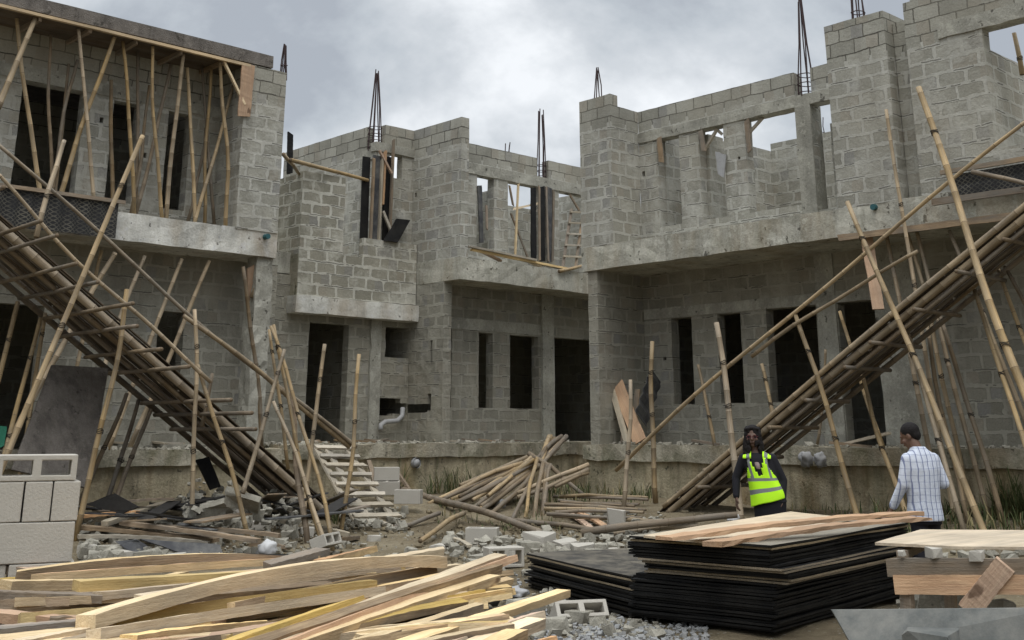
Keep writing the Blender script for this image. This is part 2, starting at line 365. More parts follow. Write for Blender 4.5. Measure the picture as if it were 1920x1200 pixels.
def wallx(mb, x, t, y0, y1, z0, z1, holes=(), amp=.007, step=.24):
    """wall whose face lies on plane x, thickness t in +x; holes = (y0,y1,z0,z1)"""
    ys = coords(y0, y1, [v for h in holes for v in h[:2]], step); zs = coords(z0, z1, [v for h in holes for v in h[2:4]], step)
    vox([x, x+t], ys, zs, lambda a, b, c: not any(h[0] < b < h[1] and h[2] < c < h[3] for h in holes), amp, mb)
def wally(mb, y, t, x0, x1, z0, z1, holes=(), amp=.007, step=.24):
    xs = coords(x0, x1, [v for h in holes for v in h[:2]], step); zs = coords(z0, z1, [v for h in holes for v in h[2:4]], step)
    vox(xs, [y, y+t], zs, lambda a, b, c: not any(h[0] < a < h[1] and h[2] < c < h[3] for h in holes), amp, mb)
def rbox(mb, x0, x1, y0, y1, z0, z1, step=.3, amp=.01, fr=4.0, holes=()):
    vox(coords(x0, x1, [], step), coords(y0, y1, [], step), coords(z0, z1, [], step), lambda a, b, c: True, amp, mb, 0, fr)
def pole_mesh(Ln, r0, r1, bend=0.0, n=8, sag=0.0):
    """bamboo culm along +X with swollen nodes"""
    mb = MB(); pts = []; rad = []; mis = []; x = 0; ph = rnd(0, 6.28); k = rnd(.27, .42); nxt = rnd(.05, k)
    def P(x):
        t = x/Ln; c = bend*math.sin(math.pi*t)+bend*.35*math.sin(3*math.pi*t+ph)-bend*.35*math.sin(ph)*(1-t)
        return (x, c*math.cos(ph), c*math.sin(ph)-sag*math.sin(math.pi*t))
    def R(x): return r0+(r1-r0)*x/Ln
    pts.append(P(0)); rad.append(R(0))
    while nxt < Ln-.03:
        for dx, f, mi in ((-.012, 1.0, 0), (-.003, 1.09, 0), (.004, 1.08, 1), (.014, 1.0, 0)):
            pts.append(P(nxt+dx)); rad.append(R(nxt)*f); mis.append(mi)
        nxt += k*rnd(.85, 1.2)
    pts.append(P(Ln)); rad.append(R(Ln)); mis.append(0)
    mb.tube(pts, rad, n, 0, True, mis); return mb.mesh('bamboo', True)
def pole(p0, p1, r=.035, r1=None, bend=None, name='bamboo_pole', mat='bamboo', parent=None, sag=0, n=8):
    p0 = Vector(p0); p1 = Vector(p1); Ln = (p1-p0).length
    r *= .84
    if r1: r1 *= .84
    if bend is None: bend = rnd(.005, .022)*Ln*random.choice((-1, 1))
    me = pole_mesh(Ln, r, r1 or r*.8, bend, n, sag)
    return link(name, me, [mat, 'node'], parent, frame(p0, p1))
def plank_mesh(Ln, w, h, bow=0.0, twist=0.0, wob=.004, seg=22, side=0.0, kerf=0):
    mb = MB(); vs = []; r = rnd(0, 99)
    for i in range(seg+1):
        t = i/seg; x = Ln*t; s = 4*t*(1-t)
        cz = bow*s; cy = side*s+noise.noise(Vector((x*.5, r, 0)))*wob*2; a = twist*(t-.5)
        w2 = w*(1+noise.noise(Vector((x*2.2, r, 5)))*.12); h2 = h*(1+noise.noise(Vector((x*2.2, r, 9)))*.12)
        ex = (rnd(-.03, .03) if i in (0, seg) else 0)
        for (sy, sz) in ((-.5, -.5), (.5, -.5), (.5, .5), (-.5, .5)):
            y = sy*w2; z = sz*h2
            y, z = y*math.cos(a)-z*math.sin(a), y*math.sin(a)+z*math.cos(a)
            vs.append((x+ex*sy*2, cy+y+rnd(-wob, wob)*.5, cz+z+rnd(-wob, wob)*.5))
    fs = []
    for i in range(seg):
        for k in range(4):
            k2 = (k+1) % 4; fs.append((i*4+k, i*4+k2, i*4+4+k2, i*4+4+k))
    fs.append((3, 2, 1, 0)); fs.append(tuple(seg*4+k for k in range(4)))
    mb.add(vs, [tuple(reversed(f)) for f in fs]); mb.mi = [1 if (i < seg*4 and i % 4 in (1, 3)) else 0 for i in range(len(fs))]
    return mb.mesh('plank')
def plank(p0, p1, w=.1, h=.05, mat='fresh', bow=0, twist=0, name='timber_plank', parent=None, roll=0, side=0, up=Vector((0, 0, 1)), wob=.004, edge=None):
    p0 = Vector(p0); p1 = Vector(p1)
    me = plank_mesh((p1-p0).length, w, h, bow, twist, wob, side=side)
    return link(name, me, [mat, edge or mat], parent, frame(p0, p1, up, roll))
ORD = ['', 'second ', 'third ', 'fourth ', 'fifth ', 'sixth ', 'seventh ', 'eighth ', 'ninth ', 'tenth ', 'eleventh ', 'twelfth ', 'thirteenth ', 'fourteenth ', 'fifteenth ', 'sixteenth ', 'seventeenth ', 'eighteenth ', 'nineteenth ', 'twentieth ']
def ordn(i):
    names = ['first', 'second', 'third', 'fourth', 'fifth', 'sixth', 'seventh', 'eighth', 'ninth', 'tenth', 'eleventh', 'twelfth', 'thirteenth', 'fourteenth', 'fifteenth', 'sixteenth', 'seventeenth', 'eighteenth', 'nineteenth']
    if i < 19: return names[i]
    tens = {2: 'twent', 3: 'thirt', 4: 'fort', 5: 'fift'}; n = i+1; t, u = divmod(n, 10)
    if u == 0: return tens[t]+'ieth'
    return tens[t]+'y-'+names[u-1]
def smooth(a, b, x):
    t = max(0, min(1, (x-a)/(b-a))); return t*t*(3-2*t)
def gz(x, y):
    s = min(16.8-x, 18.4-y)
    z = .36*smooth(5.2, .6, s)
    return z+noise.noise(Vector((x*.5, y*.5, 0)))*.05+noise.noise(Vector((x*2.2, y*2.2, 3)))*.025
# ------------------------------------------------------------------ ground
mb = MB()
def axis_pts():
    a = [-260, -120, -50, -20, -8, -3]+lin(0, 21, .22)+[26, 35, 60, 120, 260]
    return a
ax = axis_pts(); n = len(ax)
vs = [(x, y, gz(x, y) if -3 <= x <= 35 and -3 <= y <= 35 else .1) for y in ax for x in ax]
fs = [(j*n+i, j*n+i+1, (j+1)*n+i+1, (j+1)*n+i) for j in range(n-1) for i in range(n-1)]
mb.add(vs, fs); g = mb.build('ground', 'dirt', None, True); tag(g, kind='structure')
# ================================================================== THE THREE HOUSES
def rebar(base, n, h, spread, top, ties, parent, name='column_rebar', r=.013):
    """starter bars drawn together at the top, tied with stirrups near the bottom"""
    mb = MB(); b = Vector(base); pts = []
    for i in range(n):
        a = 2*math.pi*i/n+.4; o = Vector((spread*math.cos(a), spread*.9*math.sin(a), 0)); t = Vector((top*math.cos(a), top*math.sin(a), 0))
        hh = h*rnd(.93, 1.03); pts.append(o)
        mid = o.lerp(t, .5)+Vector((rnd(-.02, .02), rnd(-.02, .02), 0))
        mb.tube([b+o, b+o.lerp(t, .12)+Vector((0, 0, hh*.2)), b+mid+Vector((0, 0, hh*.55)), b+t+Vector((0, 0, hh))], r, 5)
    for z in ties:
        f = 1.0
        ring = [b+p*1.05+Vector((0, 0, z+rnd(-.01, .01))) for p in pts]
        mb.tube(ring+[ring[0]], r*.7, 4)
    return mb.build(name, 'steel', parent, mw=Matrix.Identity(4))
def part(mb, name, mat, parent): return mb.build(name, mat, parent, mw=Matrix.Identity(4))
I4 = Matrix.Identity(4)
# ---------------- right house
RH = empty('unfinished_house', (19.5, 9, .2), 'grey block house shell on the right with long slab edge and sky-filled window openings', 'house')
mb = MB(); rbox(mb, 16.83, 24, -1, 15.88, -.4, 1.03, .45, .03); part(mb, 'plinth', 'plinth', RH)
mb = MB(); rbox(mb, 16.76, 24, -1, 15.92, 1.02, 1.30, .4, .03, 5); part(mb, 'ground_slab', 'plinthcap', RH)
mb = MB(); wallx(mb, 18.2, .23, -1, 15.5, 1.28, 4.63, [(14.28, 14.79, 2.05, 3.71), (13.11, 13.65, 2.05, 3.71), (11.46, 12.53, 2.05, 3.73), (10.28, 11.02, 1.3, 3.73), (14.95, 15.03, 2.9, 2.96)])
wally(mb, 15.5, .25, 16.82, 18.2, 1.28, 4.63)
wallx(mb, 22, .23, -1, 15.75, 1.28, 4.63, step=1); wally(mb, -1, .2, 18.4, 22, 1.28, 4.63, step=1); wally(mb, 15.5, .25, 18.4, 22, 1.28, 4.63, step=1)
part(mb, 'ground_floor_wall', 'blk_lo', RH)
mb = MB(); rbox(mb, 18.19, 18.44, 9.9, 15.49, 3.73, 3.93, .4, .008); part(mb, 'lintel', 'beam', RH)
mb = MB(); rbox(mb, 18.14, 18.45, 9.35, 10.26, 1.3, 4.63, .3, .02, 6); part(mb, 'column', 'beam', RH); mb = MB()
rbox(mb, 18.17, 18.45, 11.04, 11.42, 1.3, 4.63, .3, .01); part(mb, 'column', 'beam', RH)
mb = MB(); vox(coords(16.77, 24, [], 1.2), coords(-1, 15.87, [], .28), coords(4.62, 5.09, [], .16), lambda a, b, c: True, .018, mb); part(mb, 'floor_slab', 'slab', RH)
mb = MB()
rbox(mb, 16.77, 17.63, 15.0, 15.86, 5.08, 7.93, .24, .007); rbox(mb, 16.77, 17.0, 15.0, 15.86, 7.93, 8.16, .24, .007)
part(mb, 'corner_pier', 'blk_up', RH)
mb = MB()
wallx(mb, 17.63, .23, 10.0, 15.0, 5.08, 7.93, [(13.95, 14.52, 5.45, 7.25), (12.86, 13.46, 5.45, 7.25), (11.22, 12.36, 5.45, 7.25), (10.30, 10.90, 5.30, 7.25), (10.86, 11.22, 7.45, 7.95), (14.86, 14.94, 6.55, 6.66), (12.5, 12.56, 6.5, 6.56)])
part(mb, 'upper_front_wall', 'blk_up', RH)
mb = MB(); rbox(mb, 17.60, 17.88, 10.0, 14.99, 7.25, 7.46, .2, .012, 6); part(mb, 'lintel', 'beam', RH)
mb = MB(); rbox(mb, 17.60, 17.95, 10.9, 11.22, 5.09, 7.26, .3, .008); part(mb, 'column', 'beam', RH)
rebar((17.76, 11.04, 7.44), 7, 2.0, .16, .03, (.08, .25, .42), RH)
mb = MB()
wally(mb, 14.50, .15, 17.86, 21.8, 5.09, 7.60, [(18.4, 18.5, 6.2, 6.3)])
wally(mb, 13.40, .15, 17.86, 18.35, 5.09, 7.20); wally(mb, 13.40, .15, 18.7, 20.5, 5.09, 7.20, [(19, 19.1, 6.3, 6.4)])
wallx(mb, 20.0, .2, 3, 13.4, 5.09, 7.36); wally(mb, 7.26, .2, 17.0, 20, 5.09, 7.25); wally(mb, 10.5, .2, 17.9, 20, 5.09, 6.9)
part(mb, 'partition_wall', 'blk_up', RH)
mb = MB(); rbox(mb, 16.77, 17.60, 8.87, 9.99, 5.08, 8.29, .24, .008); part(mb, 'pier', 'blk_up', RH)
rebar((17.1, 9.5, 8.2), 6, 1.3, .13, .03, (.1, .3), RH)
mb = MB()
wallx(mb, 17.04, .22, 8.40, 8.86, 5.08, 8.12)
wallx(mb, 16.77, .24, -1, 8.51, 5.08, 8.31, [(5.2, 7.26, 5.63, 7.56)]); wallx(mb, 16.772, .236, -1, 8.38, 8.31, 8.56)
part(mb, 'upper_front_wall', 'blk_up', RH)
mb = MB(); rbox(mb, 16.745, 17.04, 4.5, 7.95, 7.55, 7.80, .2, .014, 6); part(mb, 'lintel', 'beam', RH)
rebar((20.1, 12.25, 7.3), 4, .45, .09, .08, (.1,), RH, r=.01)
rebar((17.2, 15.72, 8.1), 4, .87, .10, .015, (.1,), RH)
p = onx(1860, 380, 16.9)
mb = MB(); mb.tube([(16.7, 9.33, 5.02), (17.0, 9.33, 5.02)], [.05, .05], 10); part(mb, 'drain_stub', 'teal', RH)
# timber formwork bearers left under the slab edge
for (a, b_, zt) in ((10.0, 6.9, 4.60),):
    o = plank((16.72, a, zt), (16.72, b_, zt-.02), .10, .05, 'oldwood', parent=RH, name='edge_board', roll=math.pi/2)
# ---------------- centre house
CH = empty('unfinished_house', (16, 20, .3), 'grey block house shell in the middle with projecting stair box and recessed porch', 'house')
mb = MB(); rbox(mb, 11.62, 22, 18.45, 24, -.4, 1.06, .4, .035, 3); part(mb, 'plinth', 'plinth', CH)
mb = MB(); rbox(mb, 11.60, 22, 18.39, 24.02, 1.05, 1.31, .3, .03, 5); part(mb, 'ground_slab', 'plinthcap', CH)
mb = MB()
wally(mb, 20.1, .2, 11.62, 15.74, 1.28, 4.6, [(13.16, 14.14, 1.3, 3.68), (15.1, 15.73, 3.06, 3.70), (14.85, 15.35, 1.86, 2.08), (14.95, 15.55, 1.98, 2.22), (15.35, 15.73, 1.9, 2.12), (14.9, 14.97, 2.5, 2.56)], step=.12, amp=.012)
wallx(mb, 15.73, .22, 18.93, 20.1, 1.28, 4.63, [(19.3, 19.42, 1.95, 2.3), (19.42, 20.1, 1.92, 2.1), (19.28, 19.36, 2.9, 3.4)], step=.12, amp=.012)
wally(mb, 19.3, .23, 15.95, 22, 1.28, 4.63, [(17.06, 17.48, 2.03, 3.64), (18.0, 18.9, 2.03, 3.64), (19.42, 21.2, 1.3, 3.66), (15.99, 16.28, 2.03, 3.7)])
wally(mb, 22.6, .2, 11.6, 22, 1.28, 4.63, step=1); wallx(mb, 14.5, .15, 20.3, 22.6, 1.28, 4.6, step=.6); wallx(mb, 21.9, .2, 18.4, 24, 1.28, 4.63, step=.6)
wallx(mb, 11.6, .2, 20.3, 22.6, 1.28, 4.6, step=.6); wallx(mb, 15.75, .2, 20.3, 22.6, 1.28, 4.6, step=.6)
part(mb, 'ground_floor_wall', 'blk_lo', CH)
mb = MB(); rbox(mb, 15.96, 19.4, 19.285, 19.54, 3.68, 3.92, .3, .008); part(mb, 'lintel', 'beam', CH)
mb = MB(); rbox(mb, 18.98, 19.36, 19.24, 19.54, 1.3, 4.62, .3, .01); part(mb, 'column', 'beam', CH)
mb = MB(); rbox(mb, 14.68, 14.95, 20.04, 20.33, 1.3, 4.6, .2, .02); part(mb, 'column', 'beam', CH)
mb = MB(); vox(coords(15.72, 22, [], .28), coords(18.4, 23, [], 1.2), coords(4.62, 5.09, [], .16), lambda a, b, c: True, .02, mb)
rbox(mb, 11.6, 15.71, 20.15, 23, 4.62, 5.05, .8, .01); part(mb, 'floor_slab', 'slab', CH)
mb = MB(); wallx(mb, 15.73, .22, 18.42, 20.1, 5.08, 8.16, [(19.95, 20.02, 6.6, 6.7)]); part(mb, 'side_wall', 'blk_up', CH)
mb = MB(); wally(mb, 20.1, .2, 14.74, 15.75, 5.04, 8.16, [(15.06, 15.42, 6.98, 7.52), (14.74, 14.93, 7.5, 8.2)]); wallx(mb, 14.74, .2, 20.3, 24, 5.04, 8.16, [(20.2, 20.55, 7.55, 8.2)]); part(mb, 'stair_wall', 'blk_up', CH)
mb = MB(); rbox(mb, 14.66, 15.74, 20.06, 20.28, 7.52, 7.72, .2, .012); rbox(mb, 14.69, 14.93, 20.1, 20.62, 7.36, 7.6, .2, .012); part(mb, 'lintel', 'beam', CH)
rebar((14.80, 20.33, 7.55), 7, 1.95, .165, .03, (.1, .25, .4, .55), CH)
mb = MB()
wally(mb, 19.42, .23, 15.95, 22, 5.08, 7.93, [(17.07, 17.60, 5.45, 7.22), (18.04, 19.05, 5.2, 7.22), (19.75, 21.6, 5.2, 7.22), (19.0, 19.4, 7.48, 8), (18.2, 18.24, 6, 6.05)])
part(mb, 'upper_front_wall', 'blk_up', CH)
mb = MB(); rbox(mb, 15.97, 22, 19.395, 19.66, 7.22, 7.47, .2, .012, 6); part(mb, 'lintel', 'beam', CH)
rebar((19.28, 19.55, 7.45), 6, 1.75, .12, .06, (.08, .22, .36), CH)
rebar((18.5, 19.9, 7.85), 3, .45, .07, .07, (.1,), CH)
mb = MB(); wally(mb, 21.2, .2, 16, 22, 5.09, 7.1, [(18.7, 18.8, 5.9, 6.0), (19.1, 19.2, 6.6, 6.7)]); wallx(mb, 21.0, .2, 19.66, 21.2, 5.09, 7.4, [(20.0, 20.1, 6.3, 6.4)]); wallx(mb, 17.75, .2, 19.66, 20.6, 5.09, 7.0); part(mb, 'partition_wall', 'blk_up', CH)
# projecting stair box
mb = MB(); rbox(mb, 12.60, 15.72, 19.77, 21.1, 3.82, 4.16, .25, .018); part(mb, 'stair_box_slab', 'slab_pale', CH)
mb = MB()
wally(mb, 19.85, .15, 12.67, 15.70, 4.17, 5.5, [(13.73, 14.25, 5.07, 5.6)], step=.2); wally(mb, 19.85, .15, 12.67, 13.73, 5.5, 6.72, step=.2)
wallx(mb, 12.67, .15, 20.0, 21.0, 4.17, 6.68, step=.2); wallx(mb, 13.58, .15, 20.0, 21.0, 4.17, 6.1, step=.3)
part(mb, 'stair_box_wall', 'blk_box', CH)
mb = MB(); rbox(mb, 12.655, 12.7, 19.87, 21.05, 4.18, 5.0, .2, .008); part(mb, 'stair_box_cladding', 'plinthcap', CH)
# black column shuttering boards on the stair corner
for (x, yy, wd, z0, z1, mt) in ((14.38, 20.02, .20, 5.1, 7.32, 'film'), (14.64, 19.99, .22, 5.1, 7.38, 'filmgrey'), (14.97, 20.03, .16, 5.1, 7.42, 'film')):
    mb = MB(); rbox(mb, x-wd/2, x+wd/2, yy, yy+.03, z0, z1, .5, .006); part(mb, 'shutter_board', mt, CH)
for (x, z0, z1, t) in ((14.50, 5.1, 7.3, 'oldwood'), (14.80, 6.3, 7.5, 'pink'), (14.72, 5.1, 7.3, 'ladderwood'), (15.02, 5.2, 7.8, 'oldwood')):
    plank((x, 19.96, z0), (x+.03, 19.96, z1), .06, .05, t, name='shutter_stud', parent=CH)
# ---------------- left house
LH = empty('unfinished_house', (7, 20, .3), 'grey block house shell on the left with roof slab carried on bamboo props', 'house')
mb = MB(); rbox(mb, -6, 11.6, 18.46, 24, -.4, 1.0, .45, .03); part(mb, 'plinth', 'plinth', LH)
mb = MB(); rbox(mb, -6, 11.6, 18.40, 24.02, .99, 1.24, .4, .03, 5); part(mb, 'ground_slab', 'plinthcap', LH)
mb = MB(); wally(mb, 19.3, .23, -6, 11.85, 1.2, 4.63, [(6.0, 7.45, 1.25, 3.54), (9.48, 9.98, 2.05, 3.60), (2, 3.4, 1.2, 3.5)])
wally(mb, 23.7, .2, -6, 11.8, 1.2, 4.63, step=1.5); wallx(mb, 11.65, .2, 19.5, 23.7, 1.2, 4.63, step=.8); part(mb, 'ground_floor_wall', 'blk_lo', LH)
mb = MB(); rbox(mb, 10.92, 11.26, 18.5, 18.86, 1.2, 4.63, .16, .035, 5); part(mb, 'column', 'beam', LH)
mb = MB(); vox(coords(-6, 11.27, [8.14], .28), coords(18.42, 24, [], 1.2), coords(4.62, 5.09, [], .16), lambda a, b, c: True, .016, mb); part(mb, 'floor_slab', 'slab_pale', LH)
mb = MB(); wally(mb, 19.3, .23, -6, 11.2, 5.05, 8.19, [(6.66, 7.74, 5.35, 7.30), (8.28, 8.77, 5.43, 7.26), (9.34, 9.80, 5.43, 7.26), (3.5, 4.6, 5.1, 7.3), (8.9, 8.98, 6.3, 6.4), (10.2, 10.28, 6.2, 6.3), (8.05, 8.12, 6.8, 6.9)])
wally(mb, 23.7, .2, -6, 11.2, 5.05, 8.19, step=1.5); wallx(mb, 11.0, .2, 19.5, 23.7, 5.05, 8.19, step=.5); part(mb, 'upper_front_wall', 'blk_up', LH)
mb = MB(); rbox(mb, -6, 11.2, 19.28, 19.56, 7.30, 7.52, .4, .008); part(mb, 'lintel', 'beam', LH)
mb = MB(); rbox(mb, 10.37, 11.25, 18.4, 19.35, 5.07, 8.2, .22, .01); part(mb, 'corner_pier', 'blk_up', LH)
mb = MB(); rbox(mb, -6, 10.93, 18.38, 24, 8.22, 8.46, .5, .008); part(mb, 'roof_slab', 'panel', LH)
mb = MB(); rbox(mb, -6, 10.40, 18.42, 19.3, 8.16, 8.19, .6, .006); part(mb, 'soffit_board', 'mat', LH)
rebar((11.3, 18.6, 8.1), 5, .75, .07, .02, (.1, .3), LH)
plank((-2, 18.36, 8.19), (10.44, 18.36, 8.15), .07, .05, 'sawn', name='edge_board', parent=LH)
plank((10.38, 18.35, 8.17), (10.36, 18.35, 7.15), .26, .03, 'pink', name='shutter_board', parent=LH, roll=0, up=Vector((0, 1, 0)))
for i in range(9):
    x = 3.1+i*.85; plank((x, 18.4, 8.12), (x+rnd(-.05, .05), 19.28, 8.12), .06, .08, 'oldwood', name='joist', parent=LH)
mb = MB(); mb.tube([(11.0, 18.3, 4.98), (11.0, 18.6, 4.98)], [.05, .05], 10); part(mb, 'drain_stub', 'teal', LH)
# ================================================================== BAMBOO
def props(lst, tmpl, group, cat='bamboo pole', old=0.35, name='bamboo_pole'):
    """lst of (p0, p1, r[, mat]); labels count from the left end of the list as given"""
    for i, t in enumerate(lst):
        mat = t[3] if len(t) > 3 else ('bamboo_old' if random.random() < old else 'bamboo')
        o = pole(t[0], t[1], t[2], mat=mat, name=name)
        lab = t[4] if len(t) > 4 else tmpl.format(ordn(i))
        tag(o, lab, cat, group)
# props under the left roof slab: (top px, bottom px, plane y of top, of bottom, radius)
A = [(32, 25, 79, 381, 18.7, 18.6, .045), (68, 22, -4, 203, 18.46, 18.2, .055), (94, 64, 99, 382, 18.95, 18.9, .038), (129, 120, 101, 382, 19.0, 18.85, .036), (144, 112, 94, 380, 18.9, 18.7, .04), (148, 47, 178, 396, 18.5, 18.6, .04),
     (208, 150, 212, 394, 19.0, 18.9, .045), (216, 62, 107, 386, 18.48, 18.6, .048), (231, 69, 251, 405, 18.6, 18.6, .042), (259, 90, 255, 402, 18.95, 19.0, .04), (279, 160, 245, 405, 19.0, 18.8, .038), (285, 82, 304, 413, 18.5, 18.6, .04),
     (320, 120, 253, 406, 18.9, 18.65, .045), (345, 99, 311, 414, 18.5, 18.6, .048), (351, 127, 366, 416, 18.7, 18.6, .042), (379, 124, 402, 424, 18.95, 18.8, .036), (386, 240, 352, 416, 19.1, 18.9, .036), (397, 127, 384, 424, 18.8, 18.7, .04), (411, 112, 423, 427, 18.5, 18.5, .045), (437, 161, 364, 420, 18.85, 18.55, .04)]
A.sort(key=lambda t: t[0])
lst = []
for tx, ty, bx, by, yt, yb, r in A:
    a = ony(tx, ty, yt); b = ony(bx, by, yb); a.z = min(a.z, 8.13)
    lst.append((b, a, r*1.05, 'bamboo_old' if yt > 18.85 else 'bamboo'))
props(lst, '{} bamboo prop from the left under the upper roof slab of the left house', 'bamboo props under the left roof slab')
o = plank(ony(418, 112, 18.42), ony(459, 197, 18.36), .07, .04, 'fresh', name='timber_brace'); tag(o, 'short pale timber brace under the corner of the left roof slab', 'timber brace')
# props under the left balcony slab
A = [(191, 470, 176, 545, 18.9, .045), (216, 474, 160, 575, 18.5, .06), (270, 479, 225, 610, 18.6, .05), (341, 485, 262, 690, 18.6, .05), (392, 489, 296, 715, 18.6, .052), (454, 500, 486, 800, 18.5, .05), (491, 500, 471, 558, 18.6, .04)]
lst = []
for tx, ty, bx, by, yy, r in A:
    a = ony(tx, ty, yy); a.z = min(a.z, 4.6); b = ony(bx, by, yy)
    if (tx, ty) not in ((491, 500),):      # carry the culm on down to the ground slab
        d = (b-a).normalized(); b = a+d*((a.z-1.26)/-d.z)
    lst.append((b, a, r))
props(lst, '{} bamboo prop from the left under the balcony slab of the left house', 'bamboo props under the left balcony slab', old=.2)
# raking poles that carry and brace the left ramp
def seat(b, a):
    """carry the foot b of pole a-b on down (or up) to the ground"""
    d = (b-a).normalized(); p = a.copy()
    while p.z > (1.3 if p.x > 16.75 and p.x < 18 else gz(p.x, p.y)+.01) and p.z > -.2: p += d*.03
    return p
R_ = lambda px, py, y: ony(px, py, y)
lst = [(R_(0, 706, 16.9), R_(34, 567, 17.3), .05), (R_(8, 842, 16.6), R_(75, 598, 17.2), .045), (R_(50, 800, 16.9), R_(84, 588, 17.4), .04), (R_(-6, 905, 14.9), R_(268, 255, 15.05), .05),
       (R_(160, 915, 15.6), R_(240, 543, 15.75), .05, 'bamboo'), (R_(150, 935, 17.0), R_(238, 738, 17.4), .045, 'bamboo_old'), (R_(204, 925, 17.2), R_(260, 750, 17.5), .045, 'bamboo_old'), (R_(220, 930, 17.0), R_(283, 768, 17.4), .045, 'bamboo_old'),
       (R_(357, 952, 15.5), R_(366, 580, 15.5), .042, 'bamboo'), (R_(458, 985, 14.6), R_(369, 685, 15.2), .042, 'bamboo'), (R_(378, 800, 15.9), R_(398, 700, 15.9), .04, 'bamboo_old'), (R_(68, 445, 15.6), R_(121, 264, 15.9), .045, 'bamboo')]
labs = ['thin bamboo strut at the far left in front of the dark doorway', 'bamboo strut leaning behind the long raking pole at the far left edge', 'short bamboo strut under the left ramp beside the dark doorway',
        'long thick bamboo pole raking across the left ramp up to the roof props', 'thick pale bamboo pole standing beside the block stack and crossing the left ramp',
        'dark bamboo strut under the left ramp, nearest the block stack', 'middle one of the three dark bamboo struts under the left ramp', 'right one of the three dark bamboo struts under the left ramp',
        'upright bamboo pole rising through the middle of the left ramp', 'pale bamboo pole leaning with its foot in the concrete rubble heap', 'short bamboo stub sticking up behind the left ramp deck', 'bamboo post tied to the handrail near the top of the left ramp']
for i, (t, lb) in enumerate(zip(lst, labs)):
    ft = seat(t[0], t[1]) if i in (0, 1, 2, 3, 4, 5, 6, 7, 8, 9) else t[0]
    o = pole(ft, t[1], t[2], mat=t[3] if len(t) > 3 else 'bamboo'); tag(o, lb, 'bamboo pole', 'poles bracing the left ramp')
# crossed cluster of poles at the foot of the left ramp
lst = [((455, 925), 14.6, (533, 655), 14.9, .04), ((618, 1012), 13.6, (506, 612), 15.2, .035), ((600, 1000), 14.0, (515, 608), 15.3, .035), ((607, 1013), 13.5, (514, 752), 14.4, .035), ((575, 1000), 14.2, (548, 735), 15.0, .055),
       ((568, 975), 15.4, (609, 645), 15.6, .045), ((643, 962), 15.0, (672, 664), 15.1, .042), ((540, 880), 15.1, (504, 618), 15.5, .033)]
labs = ['bamboo pole crossing the cluster backwards at the foot of the left ramp', 'longest pale pole of the leaning cluster at the foot of the left ramp', 'bamboo pole directly behind the longest pole of the leaning cluster', 'short yellow bamboo pole at the front of the leaning cluster',
        'thick dark bark-covered pole in the leaning cluster by the left ramp', 'upright bamboo pole standing in front of the dark stair doorway', 'upright bamboo pole standing in front of the slatted timber ramp', 'thin bamboo pole at the back left of the leaning cluster']
for (b, yb, t, yt, r), lb in zip(lst, labs):
    ft = ony(*b, yb)
    if 'crossing' not in lb and 'thin' not in lb: ft = seat(ft, ony(*t, yt))
    o = pole(ft, ony(*t, yt), r, mat='bark' if 'bark' in lb else 'bamboo'); tag(o, lb, 'bamboo pole', 'poles clustered at the foot of the left ramp')
# ------------------------------------------------------------------ ramps
def ramp(root, P, Q, Wv, rungs, tips, rail, r=.075, drop=.05):
    """P top of the near stringer, Q its foot, Wv the vector to the far stringer"""
    P, Q, Wv = Vector(P), Vector(Q), Vector(Wv); dn = (Q-P).normalized(); Ln = (Q-P).length
    up = (-Wv.normalized()).cross(dn); up = up if up.z > 0 else -up
    for off, rr, ov in ((Vector((0, 0, 0)), r, 0), (Wv, r*.8, .4), (Wv*.5, r*.55, .2), (Wv*.06-up*.09, r*.6, -.6), (Wv*.27, r*.5, .1), (Wv*.75, r*.5, .3)):
        o = pole(P+off-dn*.1, Q+off+dn*ov*.3, rr, rr*.9, bend=.03, name='stringer', parent=root, mat='bamboo' if off.length < .01 else 'bamboo_old')
    k = 0; d = 0
    # split-culm mat: strips laid along the ramp, above the stringers
    nst = 20
    for i in range(nst):
        f = -.03+1.06*(i+.5)/nst; s = -rnd(0, .5); 
        while s < Ln+.15:
            l = rnd(1.6, 3.2); e_ = min(s+l, Ln+rnd(0, .35))
            if e_-s > .3:
                a = P+Wv*f+dn*s+up*(r+.028+rnd(0, .02)); b = P+Wv*(f+rnd(-.01, .01))+dn*e_+up*(r+.028+rnd(0, .02))
                plank(a, b, Wv.length/nst*rnd(.8, 1.12), .014, 'mat', bow=rnd(-.015, .015), name='deck_strip', parent=root, up=up)
                k += 1
            s = e_+rnd(.0, .05)
    for s, ov in rungs:
        c = P+dn*s-up*(r+.03)
        o = pole(c+Wv*rnd(.9, 1.05), c-Wv.normalized()*ov, .036, .034, bend=rnd(-.02, .02), name='rung', parent=root, mat='bamboo_old')
    for s in tips:   # cleats lying on the deck
        c = P+dn*s+up*(r+.075); plank(c+Wv*1.0, c-Wv*.04, .05, .035, 'oldwood', name='tread_cleat', parent=root, up=up)
    for a, b, rr in rail:
        pole(a, b, rr, name='handrail', parent=root, mat='bamboo')
Pz = lambda x: 4.18-.708*(x-5.46)
zn = lambda x: Pz(x)
P0 = Vector((3.2, 15.9, zn(3.2)-.02)); Q0 = Vector((10.95, 15.9, zn(10.95)-.02))
LR = empty('bamboo_ramp', (7.5, 16.7, .3), 'long bamboo access ramp climbing to the left house, seen from below', 'ramp', 'bamboo access ramps')
dn = (Q0-P0).normalized()
rg = []
